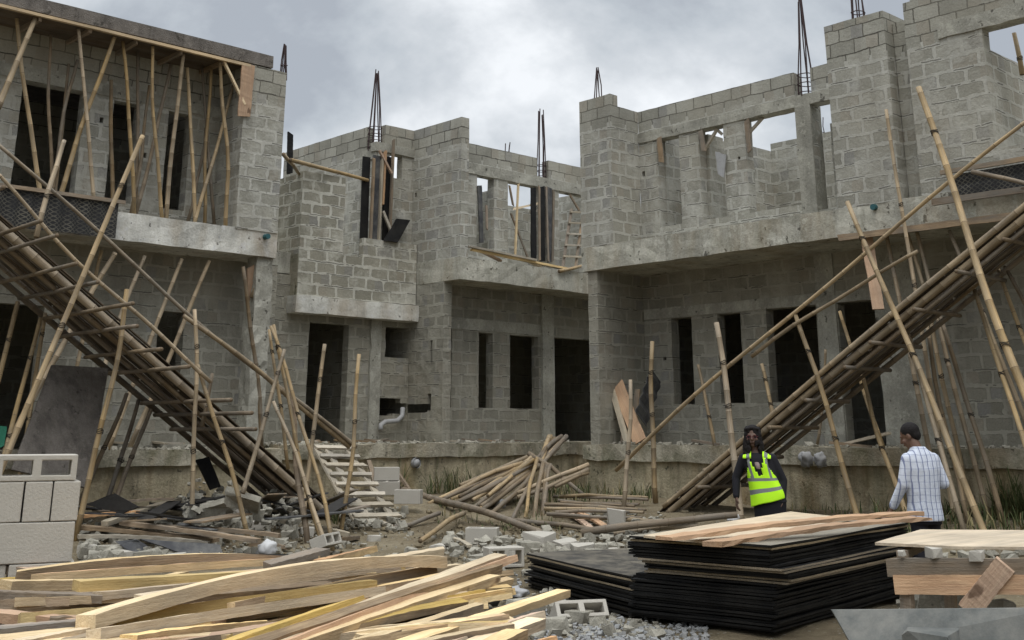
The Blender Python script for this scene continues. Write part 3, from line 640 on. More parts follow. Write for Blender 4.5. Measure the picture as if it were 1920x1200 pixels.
for tx, ty in ((30, 330), (99, 405), (120, 440), (152, 494), (192, 528), (270, 566), (266, 612), (311, 654), (362, 687), (441, 749), (480, 774), (487, 804)):
    w_ = min((ony(tx, ty, 14.2+.02*i) for i in range(80)), key=lambda q_: abs(q_.z-(zn(q_.x)-.1)))   # where the rung tip meets the ramp plane
    rg.append(((w_.x-P0.x)/dn.x, min(1.5, max(.3, 15.9-w_.y))))
ramp(LR, P0, Q0, (0, 1.6, 0), rg, [], [(ony(655, 838, 15.85), ony(345, 590, 15.9), .05), (ony(668, 838, 15.8), ony(-10, 262, 15.9), .04), (ony(395, 716, 15.05), ony(-5, 330, 15.05), .036)])
# right ramp, along Y in front of the right house
zr = lambda y: 4.25-.632*(y-6.23)
P1 = Vector((15.1, 4.2, zr(4.2))); Q1 = Vector((15.1, 12.55, zr(12.55)))
RR = empty('bamboo_ramp', (15.5, 9, .3), 'long bamboo access ramp climbing to the right house above the two people', 'ramp', 'bamboo access ramps')
dn1 = (Q1-P1).normalized()
ramp(RR, P1, Q1, (1.05, 0, 0), [((y-4.2)/dn1.y, rnd(.15, .38)) for y in (5.2, 6.0, 6.55, 7.15, 7.85, 8.5, 9.0, 9.7, 10.3, 11.0, 11.7)], [(y-4.2)/dn1.y for y in (5.6, 6.3, 6.9, 7.5, 8.2, 8.9, 9.6, 10.2, 10.9, 11.6, 12.2)],
     [(onx(1155, 882, 15.0), onx(1925, 230, 15.0), .042), (onx(1410, 668, 15.0), onx(1722, 472, 14.9), .038)], r=.066)
pole(P1+Vector((-.02, 0, .0))+dn1*1.2+Vector((0, 0, .15)), Q1+Vector((-.02, 0, .13)), .055, name='stringer', parent=RR)
# debris caught on the ramp edge
for px, py, d in ((1632, 628, 15.25), (1612, 655, 15.3), (1596, 668, 15.3), (1380, 845, 15.3), (1558, 705, 15.3)):
    mb = MB(); c = onx(px, py, d)
    mb.box(-.13, .13, -.05, .06, -.02, .02, mx=Matrix.Translation(c) @ Matrix.Rotation(rnd(0, 3), 4, 'Z') @ Matrix.Rotation(rnd(-.6, .6), 4, 'Y'), jit=.02)
    o = mb.build('debris_scrap', 'bag'); tag(o, {1632: 'pale plastic scrap caught highest up on the right ramp', 1612: 'grey scrap just below the highest one on the right ramp', 1596: 'grey scrap on the right ramp deck in front of the doorway', 1380: 'grey scrap on the right ramp beside the woman\'s shoulder', 1558: 'small grey scrap lying midway down the right ramp'}[px], 'scrap')
# ------------------------------------------------------------------ poles on the right
X_ = onx
lst = [(X_(1230, 972, 15.8), X_(1222, 640, 15.9), .055, 'upright bamboo pole in front of the right porch, left of the handrail foot'),
       (X_(1166, 1003, 14.6), X_(1183, 712, 14.9), .045, 'bamboo pole standing in front of the leaning boards at the right porch'),
       (X_(1388, 974, 14.4), X_(1344, 605, 14.7), .06, 'thick pale bamboo pole standing at the woman\'s right hand'),
       (X_(1345, 862, 16.5), X_(1309, 684, 16.7), .04, 'thin bamboo pole below the narrow windows of the right porch'),
       (X_(1450, 790, 16.6), X_(1428, 682, 16.7), .045, 'short bamboo post beneath the handrails by the wide right window'),
       (X_(1606, 965, 14.9), X_(1493, 590, 14.95), .048, 'bamboo pole crossing the right ramp between the two people'),
       (X_(1602, 668, 16.6), X_(1575, 583, 16.6), .04, 'short bamboo stick poking up in the right-hand doorway'),
       (X_(1843, 992, 14.2), X_(1588, 378, 14.9), .05, 'very long bamboo pole leaning behind the man across the right ramp'),
       (X_(1708, 480, 16.5), X_(1662, 205, 16.6), .042, 'thin bamboo pole standing against the tall pier of the right house'),
       (X_(1945, 770, 13.9), X_(1724, 165, 14.9), .062, 'thickest bamboo pole, leaning against the far right upper wall'),
       (X_(1692, 592, 16.6), X_(1662, 440, 16.8), .05, 'first bamboo prop from the left under the right slab edge'),
       (X_(1726, 552, 16.8), X_(1700, 432, 16.9), .045, 'second bamboo prop from the left under the right slab edge'),
       (X_(1746, 540, 16.7), X_(1720, 436, 16.8), .045, 'third bamboo prop from the left under the right slab edge'),
       (X_(1799, 480, 16.8), X_(1780, 432, 16.8), .045, 'fourth bamboo prop from the left under the right slab edge'),
       (X_(1816, 985, 15.6), X_(1734, 595, 16.4), .042, 'dark bamboo strut right of the man, left of the darkest strut'),
       (X_(1882, 985, 15.7), X_(1750, 560, 16.5), .045, 'darkest bent bamboo strut under the right ramp'),
       (X_(1935, 890, 15.2), X_(1826, 545, 16.1), .045, 'brown bamboo strut leaning near the right edge of the picture'),
       (X_(1960, 740, 15.6), X_(1872, 505, 16.2), .04, 'short bamboo strut high at the right edge under the ramp'),
       (X_(1940, 600, 15.8), X_(1885, 500, 16.2), .04, 'thin dark bamboo strut highest at the right edge under the ramp'),
       (X_(1690, 935, 15.4), X_(1616, 705, 16.1), .045, 'bamboo strut under the right ramp left of the man'),
       (X_(1800, 968, 15.0), X_(1702, 620, 15.9), .045, 'bamboo strut just behind the man, under the right ramp'),
       (X_(1917, 140, 17.3), X_(1901, 62, 17.3), .05, 'bamboo stick standing in the top right window opening'),
       (X_(1532, 830, 16.7), X_(1547, 655, 16.6), .03, 'thin split stick leaning in the wide right window'),]
for a, b, r, lb in lst:
    if 'prop from' in lb or any(k in lb for k in ('stick', 'narrow windows', 'short bamboo post')) and 'window opening' not in lb:
        sh = Vector((max(0, 16.95-a.x), 0, 0)); k = (a.x+sh.x)/a.x; a = CAM+(a-CAM)*k; b = CAM+(b-CAM)*k
    if 'window opening' not in lb: a = seat(a, b)
    o = pole(a, b, r, mat='bamboo_old' if 'dark' in lb else 'bamboo'); tag(o, lb, 'bamboo pole', 'poles around the right ramp')
o = pole(X_(1823, 322, 15.1), X_(1930, 345, 14.9), .04, mat='bamboo_old'); tag(o, 'horizontal dark bamboo rail beside the top of the right ramp', 'bamboo pole')
o = plank(X_(1625, 444, 16.9), X_(1647, 580, 16.6), .18, .03, 'pink', name='timber_board'); tag(o, 'upright reddish board under the right slab edge', 'board')
def lash(o, t):
    v = [c.co for c in o.data.vertices]; Ln = max(c.x for c in v); near = sorted(v, key=lambda c: abs(c.x-Ln*t))[:16]; cy = sum(c.y for c in near)/len(near); cz = sum(c.z for c in near)/len(near)
    r = max(math.hypot(c.y-cy, c.z-cz) for c in near)*1.03; mb = MB()
    for k in range(3):
        x = Ln*t+(k-1)*.022; mb.tube([(x+.012*math.sin(a*2+k), cy+r*math.cos(a), cz+r*math.sin(a)) for a in [2*math.pi*i/10 for i in range(11)]], .005, 5)
    mb.build('lashing', 'node2', o, mw=wmat(o))
M['node2'] = mat_plain('tie_wire', (.03, .026, .022), .8, .3)
for o in [o for o in list(COL.objects) if o.get('group') in ('poles around the right ramp', 'poles bracing the left ramp', 'poles clustered at the foot of the left ramp')]:
    lash(o, rnd(.35, .62))
    if random.random() < .5: lash(o, rnd(.7, .9))
# woven mesh panels used as formwork
def panel(name, a, b, h, t, mat, lab, cat='formwork panel', corr=0):
    a = Vector(a); b = Vector(b); L_ = (b-a).length; mb = MB(); n = max(2, int(L_/.06)) if corr else 6; vs = []
    for i in range(n+1):
        for j in range(5):
            y = (corr*math.sin(i*1.6)) if corr else noise.noise(Vector((i*.5, j*.7, 0)))*.02
            vs += [(L_*i/n, y-t/2, h*j/4), (L_*i/n, y+t/2, h*j/4)]
    fs = []
    for i in range(n):
        for j in range(4):
            p = (i*5+j)*2; q = ((i+1)*5+j)*2
            fs += [(p, q, q+2, p+2), (p+1, p+3, q+3, q+1)]
        p = (i*5)*2; q = ((i+1)*5)*2; fs += [(p, p+1, q+1, q), (p+8, q+8, q+9, p+9)]
    for i in (0, n):
        for j in range(4):
            p = (i*5+j)*2; fs.append((p, p+2, p+3, p+1) if i == 0 else (p, p+1, p+3, p+2))
    mb.add(vs, fs); o = mb.build(name, mat, None, mw=frame(a, b)); return tag(o, lab, cat)
panel('mesh_panel', (1.5, 18.30, 4.62), (8.10, 18.30, 4.62), .60, .02, 'mesh', 'dark corrugated mesh panel along the left balcony edge', corr=.02)
panel('mesh_panel', (16.68, 7.95, 4.98), (16.68, 3.5, 4.98), .34, .02, 'mesh', 'dark diamond mesh panel on the right house slab beside the ramp top')
o = plank((16.62, 8.1, 5.37), (16.62, 3.0, 5.37), .05, .07, 'oldwood', name='timber_rail'); tag(o, 'weathered timber rail along the top of the right mesh panel', 'timber rail')
o = plank((16.60, 8.25, 4.93), (16.60, 3.0, 4.88), .05, .10, 'oldwood', name='timber_rail'); tag(o, 'weathered timber rail along the bottom of the right mesh panel', 'timber rail')
o = plank((1.5, 18.26, 5.25), (8.2, 18.26, 5.23), .05, .06, 'oldwood', name='timber_rail'); tag(o, 'weathered timber rail on top of the left corrugated mesh panel', 'timber rail')
# ================================================================== FOREGROUND
# stack of hollow blocks at the left
def block_mesh(L_=.45, W_=.15, H_=.225, cells=True):
    """hollow block: length X, width Y, height Z (cells open along Z)"""
    mb = MB(); xs = [0, .035, .20, .25, .415, L_]; ys = [0, .032, W_-.032, W_]
    if not cells: xs = [0, L_/2, L_]; ys = [0, W_]
    vox(xs, ys, [0, H_/2, H_], lambda a, b, c: not (cells and (.035 < a < .20 or .25 < a < .415) and .032 < b < W_-.032), .0015, mb, 0, 30)
    return mb.mesh('block')
BM = block_mesh(.45, .22, .225); BM6 = block_mesh(.45, .15, .225)
for m_ in (BM, BM6):
    m_.materials.append(M['newblk'])
def bev(o, w=.006):
    b = o.modifiers.new('bevel', 'BEVEL'); b.width = w; b.segments = 2; b.limit_method = 'ANGLE'; return o
# stack axes: across the picture (R) and away (Fw)
Rv = Vector((sA, -cA, 0)); Fw = Vector((cA, sA, 0)); 
def setblk(c, ang, me, lay, lab, group='new hollow blocks in the left stack'):
    """c = corner in stack frame (right, forward, up); lay: 'up' cells vertical, 'face' cells toward viewer, 'end' end to the viewer"""
    base = Matrix.Translation(c) @ Matrix.Rotation(PSI-math.pi/2+ang+SR, 4, 'Z')
    if lay == 'face': base = base @ Matrix.Translation((0, 0, 0)) @ Matrix.Rotation(math.pi/2, 4, 'X') @ Matrix.Translation((0, 0, -.225))
    if lay == 'end': base = base @ Matrix.Rotation(math.pi/2, 4, 'Z') @ Matrix.Translation((0, -(.15 if me is BM6 else .22), 0))
    o = bpy.data.objects.new('concrete_block', me); COL.objects.link(o); o.matrix_basis = base; bev(o); return tag(o, lab, 'block', group)
S0 = atd(152, 970, 7.75); S0.z = 0
SR = .42
Rs = Matrix.Rotation(SR, 3, 'Z') @ Rv; Fs = Matrix.Rotation(SR, 3, 'Z') @ Fw
def sp_(r, f, z): return S0+Rs*r+Fs*f+Vector((0, 0, z))
setblk(sp_(-.50, 0.0, 1.262), 0, BM6, 'face', 'hollow block lying on its side, alone on top of the left stack')
rows = [(1.033, [('end', -.555, BM, 'left block in the row under the hollow top block'), ('end', -.325, BM6, 'middle block in the row under the hollow top block'), ('end', -.165, BM6, 'right block in the row under the hollow top block')]),
        (.804, [('up', -.93, BM, 'left block of the third row down in the left stack'), ('up', -.475, BM, 'wide flat block at the right of the third row down in the left stack')]),
        (.575, [('end', -.60, BM, 'left block of the lowest visible row of the left stack'), ('end', -.37, BM, 'middle block of the lowest visible row of the left stack'), ('end', -.16, BM6, 'right block of the lowest visible row of the left stack')]),
        (.346, [('up', -.94, BM, None), ('up', -.48, BM, None)]), (.117, [('up', -.94, BM, None), ('up', -.48, BM, None)])]
for z, bs in rows:
    for lay, r, me, lb in bs:
        setblk(sp_(r+rnd(-.006, .006), rnd(-.01, .01), z), rnd(-.02, .02), me, lay, lb or 'block low in the left stack, mostly hidden by timber')
mb = MB(); rbox(mb, -.2, 1, -.3, 1.4, 0, .117, .3, .02)
# pile of sawn timber --------------------------------------------------
# (left px, left py, D, right px, right py, D, w, h, mat, bow, label)
TP = [
 (-40, 1062, 7.9, 130, 1078, 7.6, .10, .05, 'pink', 0, 'reddish plank at the left edge just below the block stack'),
 (30, 1080, 7.3, 560, 1052, 8.4, .09, .06, 'fresh', .10, 'long pale plank bowed along the back of the timber pile'),
 (60, 1084, 7.2, 600, 1048, 8.5, .08, .05, 'pink', .03, 'brown plank behind the long bowed plank at the back of the pile'),
 (10, 1098, 7.0, 420, 1092, 7.5, .10, .06, 'fresh', .0, 'pale squared plank end sticking out at the left of the pile'),
 (142, 1098, 6.95, 760, 1066, 8.0, .09, .06, 'yellow', .02, 'yellow-stained plank below the back bowed plank'),
 (-30, 1115, 6.9, 190, 1122, 6.8, .10, .05, 'oldwood', 0, 'dark brown plank end at the left edge of the pile'),
 (30, 1130, 6.6, 330, 1118, 7.1, .09, .05, 'fresh', 0, 'pale plank with pointed left end in the pile'),
 (180, 1118, 6.8, 620, 1075, 7.9, .08, .05, 'sawn', 0, 'dull plank lying under the widest bowed timber'),
 (260, 1128, 6.7, 830, 1050, 8.3, .11, .07, 'fresh', .08, 'long pale plank meeting the widest timber at the right'),
 (36, 1163, 6.2, 330, 1146, 6.6, .09, .07, 'yellow', .06, 'bright yellow plank end at the lower left of the pile'),
 (92, 1168, 6.15, 300, 1158, 6.4, .10, .06, 'oldwood', 0, 'short brown plank end next to the bright yellow end'),
 (150, 1175, 6.1, 700, 1098, 7.2, .10, .07, 'yellow', .05, 'olive-yellow timber directly under the widest bowed timber'),
 (160, 1168, 6.0, 832, 1054, 7.9, .12, .075, 'fresh', .17, 'widest pale timber, bowed, crossing the whole timber pile'),
 (-60, 1150, 6.4, 200, 1172, 6.1, .10, .05, 'pink', 0, 'grey plank running off the left edge low in the pile'),
 (-60, 1190, 6.0, 170, 1170, 6.1, .09, .05, 'oldwood', 0, 'dull plank running off the left edge at the bottom'),
 (300, 1128, 6.6, 620, 1098, 7.3, .10, .05, 'bark', 0, 'bark-edged plank in the shadow between two long timbers'),
 (430, 1140, 6.5, 810, 1068, 7.9, .09, .06, 'fresh', .03, 'pale plank whose cut end shows right of the widest timber'),
 (175, 1190, 5.8, 720, 1108, 7.0, .10, .055, 'fresh', .03, 'long pale timber under the widest one with a square left end'),
 (410, 1160, 6.3, 780, 1096, 7.3, .10, .06, 'pink', 0, 'brownish timber behind the long pale timber, mid pile'),
 (30, 1210, 5.8, 160, 1186, 6.0, .08, .05, 'fresh', 0, 'thin pale plank at the bottom left corner of the pile'),
 (60, 1215, 5.7, 420, 1196, 6.0, .10, .05, 'fresh', 0, 'flat plank along the bottom edge of the picture'),
 (240, 1200, 5.8, 500, 1172, 6.3, .10, .05, 'fresh', .04, 'pale plank end near the bottom edge left of the centre'),
 (420, 1215, 5.7, 760, 1100, 7.4, .11, .06, 'yellow', .04, 'dark yellow timber rising from the bottom edge to mid pile'),
 (480, 1220, 5.6, 938, 1044, 8.2, .11, .045, 'fresh', .05, 'bright clean plank rising to the topmost right end of the pile'),
 (520, 1215, 5.65, 960, 1048, 8.25, .09, .05, 'pink', .04, 'reddish-edged plank just behind the bright clean plank'),
 (440, 1228, 5.5, 932, 1066, 7.9, .10, .07, 'bark', .06, 'bark-covered timber below the bright clean plank'),
 (470, 1236, 5.5, 925, 1085, 7.7, .12, .06, 'fresh', .02, 'broad plank with a broken right end under the bark-covered timber'),
 (700, 1150, 6.6, 905, 1112, 7.3, .10, .05, 'yellow', 0, 'short yellow plank between timbers near the right of the pile'),
 (560, 1245, 5.5, 900, 1140, 7.0, .10, .06, 'fresh', .0, 'pale timber ending beside the crumpled dark bag'),
 (640, 1250, 5.5, 1058, 1112, 7.5, .11, .045, 'fresh', .02, 'long plank pointing right toward the black sheets'),
 (700, 1260, 5.4, 1010, 1155, 6.8, .10, .05, 'pink', .02, 'split plank ending above the broken block at lower right'),
 (760, 1265, 5.4, 1006, 1168, 6.6, .12, .06, 'fresh', 0, 'thick square-ended timber at the lower right of the pile'),
 (820, 1262, 5.4, 970, 1190, 6.2, .12, .06, 'fresh', 0, 'short timber end at the bottom edge right of the pile'),
 (900, 1240, 5.6, 1040, 1200, 6.2, .08, .05, 'pink', 0, 'plank tip at the bottom edge below the gravel'),
 (500, 1062, 8.0, 605, 1034, 8.6, .12, .05, 'oldwood', 0, 'split dark plank poking out behind the pile top'),
 (600, 1055, 8.3, 700, 1030, 8.9, .10, .05, 'pink', 0, 'short reddish plank poking out at the back of the pile'),
 (680, 1058, 8.2, 832, 1034, 8.9, .08, .06, 'fresh', 0, 'pale plank tip behind the widest timber, right of centre'),
 (740, 1085, 7.7, 860, 1064, 8.2, .09, .06, 'fresh', 0, 'short pale offcut at the back right of the pile'),
 (-50, 1135, 6.6, 120, 1128, 6.7, .09, .05, 'oldwood', 0, 'weathered plank stub at the left edge above the gravel'),
]
# a bed of older planks below so the heap has a body
for px0, py0, d0, px1, py1, d1, w_, h_, mt, bow, lb in TP:
    a = atd(px0, py0, d0); b = atd(px1, py1, d1)
    o = plank(a, b, w_*(.8 if w_ > .115 else .66), h_*.85, mt, edge=random.choice([mt, 'sawn', 'sawn', 'barkedge']) if mt in ('fresh', 'pink') else mt, bow=bow*(.5 if bow > .09 else .15), twist=rnd(-.2, .2), roll=rnd(-.2, .2), wob=.004); tag(o, lb, 'timber plank', 'sawn timbers in the foreground pile')
bed = [(-80, 1175, 6.8, 520, 1120, 8.0), (-60, 1130, 7.3, 420, 1105, 7.9), (100, 1140, 7.0, 700, 1095, 8.2), (200, 1215, 6.2, 800, 1120, 7.6), (300, 1240, 6.0, 820, 1150, 7.2), (420, 1260, 6.0, 880, 1165, 7.1), (0, 1240, 6.3, 420, 1180, 6.8), (520, 1280, 5.9, 940, 1180, 6.9), (60, 1118, 7.3, 560, 1084, 8.3), (500, 1180, 6.7, 880, 1115, 7.7),
       (-80, 1155, 7.0, 300, 1150, 7.2), (-60, 1205, 6.5, 300, 1190, 6.6), (250, 1190, 6.6, 700, 1140, 7.4), (600, 1225, 6.3, 900, 1150, 7.2), (0, 1100, 7.6, 350, 1085, 8.0), (350, 1170, 6.6, 820, 1090, 8.0), (150, 1260, 6.0, 560, 1200, 6.6), (-60, 1260, 6.0, 250, 1225, 6.3), (700, 1290, 5.8, 980, 1210, 6.5)]
for i, (a0, a1, d0, b0, b1, d1) in enumerate(bed):
    for k in range(2):
        o = plank(atd(a0+rnd(-30, 30), a1+8+k*22, d0+k*.1), atd(b0+rnd(-30, 30), b1+8+k*22, d1+k*.1), .11, .07, random.choice(['sawn', 'bark', 'pink', 'barkedge']), bow=rnd(-.04, .04), wob=.006)
        tag(o, 'dull timber glimpsed in the gaps beneath the pale planks of the pile', 'timber plank', 'shaded timbers inside the foreground pile')
FP = [(-70, 1142, 6.7, 250, 1128, 7.0), (60, 1124, 6.8, 480, 1100, 7.5), (200, 1142, 6.55, 640, 1092, 7.5), (-50, 1168, 6.3, 150, 1160, 6.4), (330, 1172, 6.3, 760, 1118, 7.1), (520, 1150, 6.6, 850, 1078, 7.8), (300, 1212, 5.8, 640, 1160, 6.5), (560, 1178, 6.2, 880, 1118, 7.2), (600, 1195, 6.0, 870, 1130, 7.0), (150, 1106, 7.1, 500, 1076, 7.9),
      (380, 1106, 7.1, 700, 1076, 7.8), (620, 1215, 5.8, 940, 1160, 6.6), (720, 1225, 5.7, 960, 1176, 6.3), (-60, 1098, 7.3, 80, 1092, 7.4), (90, 1215, 5.8, 330, 1182, 6.2), (250, 1160, 6.4, 560, 1122, 6.9), (660, 1135, 6.8, 860, 1092, 7.6), (430, 1200, 5.95, 700, 1142, 6.8)]
for _ in range(44):
    x0_ = rnd(-60, 700); y0_ = 1215-rnd(0, 1)*(60+.03*x0_)-x0_*.02+rnd(-15, 15); L_ = rnd(200, 420); rise = rnd(.06, .24)*L_
    dd = 5.75+(1215-y0_)*.018; FP.append((x0_, y0_, dd, min(x0_+L_, 955), max(y0_-rise, 1075), dd+rise*.016))
for q_ in FP:
    o = plank(atd(*q_[:3]), atd(*q_[3:]), rnd(.045, .08), rnd(.03, .045), random.choice(['fresh', 'fresh', 'fresh', 'pink', 'sawn', 'yellow']), edge=random.choice(['fresh', 'sawn', 'barkedge']), bow=rnd(0, .015), twist=rnd(-.5, .5), roll=rnd(-.3, .3), wob=.003)
    tag(o, 'narrow pale lath wedged between the larger timbers of the foreground pile', 'timber lath', 'narrow laths in the foreground pile')
# black film-faced plywood stacks --------------------------------------
def sheet_mesh(L_, W_, t, warp):
    mb = MB(); nx, ny = 8, 4; vs = []; ph = rnd(0, 9)
    for i in range(nx+1):
        for j in range(ny+1):
            z = warp*noise.noise(Vector((i*.35, j*.4, ph)))
            vs += [(L_*i/nx-L_/2, W_*j/ny-W_/2, z), (L_*i/nx-L_/2, W_*j/ny-W_/2, z+t)]
    I = lambda i, j, k: (i*(ny+1)+j)*2+k
    for i in range(nx):
        for j in range(ny):
            mb.add([], []); 
    fs = []; mi = []
    for i in range(nx):
        for j in range(ny):
            fs.append((I(i, j, 1), I(i+1, j, 1), I(i+1, j+1, 1), I(i, j+1, 1))); mi.append(0)
            fs.append((I(i, j, 0), I(i, j+1, 0), I(i+1, j+1, 0), I(i+1, j, 0))); mi.append(0)
        fs.append((I(i, 0, 0), I(i+1, 0, 0), I(i+1, 0, 1), I(i, 0, 1))); mi.append(1)
        fs.append((I(i, ny, 0), I(i, ny, 1), I(i+1, ny, 1), I(i+1, ny, 0))); mi.append(1)
    for j in range(ny):
        fs.append((I(0, j, 0), I(0, j, 1), I(0, j+1, 1), I(0, j+1, 0))); mi.append(1)
        fs.append((I(nx, j, 0), I(nx, j+1, 0), I(nx, j+1, 1), I(nx, j, 1))); mi.append(1)
    mb.v = vs; mb.f = fs; mb.mi = mi; return mb.mesh('sheet')
def stack(corner, ang, L_, W_, n, z0, t, dirlab, group, top='film', topm='film_dusty', over=None, ramp_=0):
    """corner = near corner; sheets extend L_ along ang and W_ along ang+90deg"""
    ux = Vector((math.cos(ang), math.sin(ang), 0)); uy = Vector((-ux.y, ux.x, 0)); z = z0
    for i in range(n):
        fr = i/(n-1)
        j = rnd(-.026, .026); k = rnd(-.026, .026)
        if random.random() < .15: j += rnd(-.05, .02)
        if over: j += over(fr)[0]; k += over(fr)[1]
        c = corner+ux*(L_/2+j)+uy*(W_/2+k)
        edge = 'plyedge' if random.random() < (.38 if fr > .45 else .10) else 'film'
        me = sheet_mesh(L_, W_, t, .012)
        o = link('plywood_sheet', me, [top if i < n-1 else topm, edge], None, Matrix.Translation((c.x, c.y, z)) @ Matrix.Rotation(ang+rnd(-.008, .008), 4, 'Z'))
        d = n-1-i
        lb = ('topmost' if d == 0 else ordn(d)+' from the top')+' black plywood sheet in the '+dirlab
        tag(o, lb, 'plywood sheet', group); z += t+rnd(.002, .007)
    return z
N1 = Vector((8.13, 5.69, 0)); angN = math.atan2(6.13-5.69, 11.14-8.13)
zt = stack(N1, angN, 3.03, 1.33, 30, .04, .0165, 'large right-hand stack', 'black plywood sheets in the large stack', topm='plygrey', over=lambda f: (.10*smooth(.45, .5, f)-.10*smooth(.66, .72, f)-.12*smooth(.8, .85, f)*0, -.10*smooth(.5, .55, f)+.12*smooth(.72, .8, f)))
L2, N2 = onz(990, 1040, .33), onz(1190, 1085, .33)
ang2 = math.atan2((L2-N2).y, (L2-N2).x)-math.pi/2
stack(Vector((N2.x, N2.y, 0)), ang2, 1.15, (L2-N2).length, 15, .03, .0165, 'small left-hand stack', 'black plywood sheets in the small stack')
# pale plywood offcuts and two split planks on the large stack
ztop = zt
def slab_poly(name, pts, z, t, mat, lab, cat, grain=None):
    """flat sheet with outline pts (world xy)"""
    c = sum((Vector((p[0], p[1], 0)) for p in pts), Vector())/len(pts); mb = MB(); n = len(pts); a = grain if grain is not None else 0
    R_i = Matrix.Rotation(-a, 4, 'Z')
    vs = [R_i @ Vector((p[0]-c.x, p[1]-c.y, 0)) for p in pts]; vs += [v+Vector((0, 0, t)) for v in vs]
    fs = [tuple(range(n-1, -1, -1)), tuple(range(n, 2*n))]+[(i, (i+1) % n, n+(i+1) % n, n+i) for i in range(n)]
    mb.add(vs, fs)
    o = mb.build(name, mat, None, mw=Matrix.Translation((c.x, c.y, z)) @ Matrix.Rotation(a, 4, 'Z')); return tag(o, lab, cat)
zp = ztop+.012
def zpix(l, z): return [tuple(onz(px, py, z))[:2] for px, py in l]
def wob(pts, n=5, a=.015):
    out = []
    for i in range(len(pts)):
        p = Vector(pts[i]); q = Vector(pts[(i+1) % len(pts)])
        for k in range(n): out.append(tuple(p.lerp(q, k/n)+Vector((rnd(-a, a), rnd(-a, a)))))
    return out
slab_poly('plywood_sheet', wob(zpix([(1205, 1008), (1480, 962), (1600, 975), (1345, 1022)], zp)), zp, .018, 'ply', 'pale torn plywood face lying on top of the large black stack', 'plywood sheet', angN)
o = plank(onz(1245, 1010, zp+.05), onz(1722, 962, zp+.12), .17, .03, 'pink', bow=.02, side=.03, wob=.012); tag(o, 'rear reddish split plank lying across the large black stack', 'timber plank', 'split planks on the black stack')
o = plank(onz(1335, 1020, zp+.06), onz(1735, 972, zp+.10), .15, .03, 'pink', bow=.03, side=-.04, wob=.014); tag(o, 'front reddish split plank lying across the large black stack', 'timber plank', 'split planks on the black stack')
# work table at right
TB = empty('site_table', atd(1800, 1150, 8.8)*1.0, 'rough site table of old boards with a pale plywood top at lower right', 'table')
TB.location.z = 0
tz = .80
me_pts = wob([tuple(onz(px, py, tz))[:2] for px, py in ((1640, 1022), (1725, 997), (2080, 1000), (2080, 1032), (1800, 1030))], 5, .01)
mb = MB(); n = len(me_pts); mb.add([(p[0], p[1], tz) for p in me_pts]+[(p[0], p[1], tz+.018) for p in me_pts], [tuple(range(n-1, -1, -1)), tuple(range(n, 2*n))]+[(i, (i+1) % n, n+(i+1) % n, n+i) for i in range(n)])
_o = mb.build('table_top', 'ply', TB, mw=I4)
if True:
    D0 = 8.55
    plank(atd(1668, 1064, D0), atd(2050, 1066, D0), .03, .115, 'oldwood', name='apron_board', parent=TB)
    plank(atd(1676, 1096, D0+.0), atd(2050, 1096, D0), .028, .115, 'pink', name='apron_board', parent=TB)
    plank(atd(1885, 1058, D0-.04), atd(1815, 1145, D0-.04), .03, .13, 'pink', name='brace', parent=TB)
    plank(atd(1700, 1100, D0+.04), atd(1702, 1190, D0+.04), .08, .05, 'oldwood', name='leg', parent=TB)
    plank(atd(1782, 1100, D0+.5), atd(1784, 1175, D0+.5), .07, .05, 'oldwood', name='leg', parent=TB)
    plank(atd(1985, 1100, D0+.04), atd(1987, 1200, D0+.04), .08, .05, 'oldwood', name='leg', parent=TB)
    plank(atd(1690, 1040, D0+.03), atd(1740, 1020, D0+1.6), .06, .05, 'oldwood', name='bearer', parent=TB)
    plank(atd(1990, 1040, D0+.03), atd(1990, 1016, D0+1.4), .06, .05, 'oldwood', name='bearer', parent=TB)
def chunk(c, s, mat='rubble', name='concrete_chunk', lab=None, cat='rubble', group=None, flat=.7, seed=None):
    rs = random.Random(seed if seed is not None else random.random()); bm = bmesh.new()
    vs = [bm.verts.new((sx*rs.uniform(.5, 1), sy*.8*rs.uniform(.5, 1), sz*flat*rs.uniform(.5, 1))) for sx in (-1, 1) for sy in (-1, 1) for sz in (-1, 1) for _ in range(2)]
    bmesh.ops.convex_hull(bm, input=vs); 
    for v in [v for v in bm.verts if not v.link_faces]: bm.verts.remove(v)
    me = bpy.data.meshes.new(name); bm.to_mesh(me); bm.free()
    me.transform(Matrix.Scale(s*.62, 4)); o = link(name, me, mat, None, Matrix.Translation(c) @ Matrix.Rotation(rs.uniform(0, 6), 4, 'Z'))
    if lab: tag(o, lab, cat, group)
    return o
chunk(atd(1690, 1037, D0-.02), .05, 'newblk', lab='small concrete lump under the left corner of the table top')
chunk(atd(1750, 1036, D0-.0), .09, 'newblk', lab='pale crumbled lump between the table top and its apron')
chunk(atd(1830, 1042, D0-.03), .085, 'newblk', lab='square lump wedged under the middle of the table top')
# grey board / trough in front of the table
mb = MB(); a = [atd(1560, 1144, 8.0), atd(1980, 1140, 7.6), atd(1980, 1215, 7.5), atd(1600, 1215, 7.75)]
a2 = [p+Fw*.03 for p in a]; mb.add(a+a2, [(3, 2, 1, 0), (4, 5, 6, 7), (0, 1, 5, 4), (1, 2, 6, 5), (2, 3, 7, 6), (3, 0, 4, 7)])
o = mb.build('grey_board', 'galv'); tag(o, 'grey cement-stained board standing on edge in the lower right corner', 'board')
chunk(atd(1750, 1210, 7.4), .30, 'galv', lab='rounded grey lump at the bottom edge in front of the grey board', flat=.5, seed=3)
for px, py, s in ((1715, 1140, .16), (1745, 1125, .2), (1768, 1140, .14), (1800, 1130, .16), (1730, 1118, .12), (1880, 1142, .15)):
    chunk(atd(px, py, 9.6), s, 'rubble', lab='broken concrete lump seen under the table between its legs', group='lumps under the table')
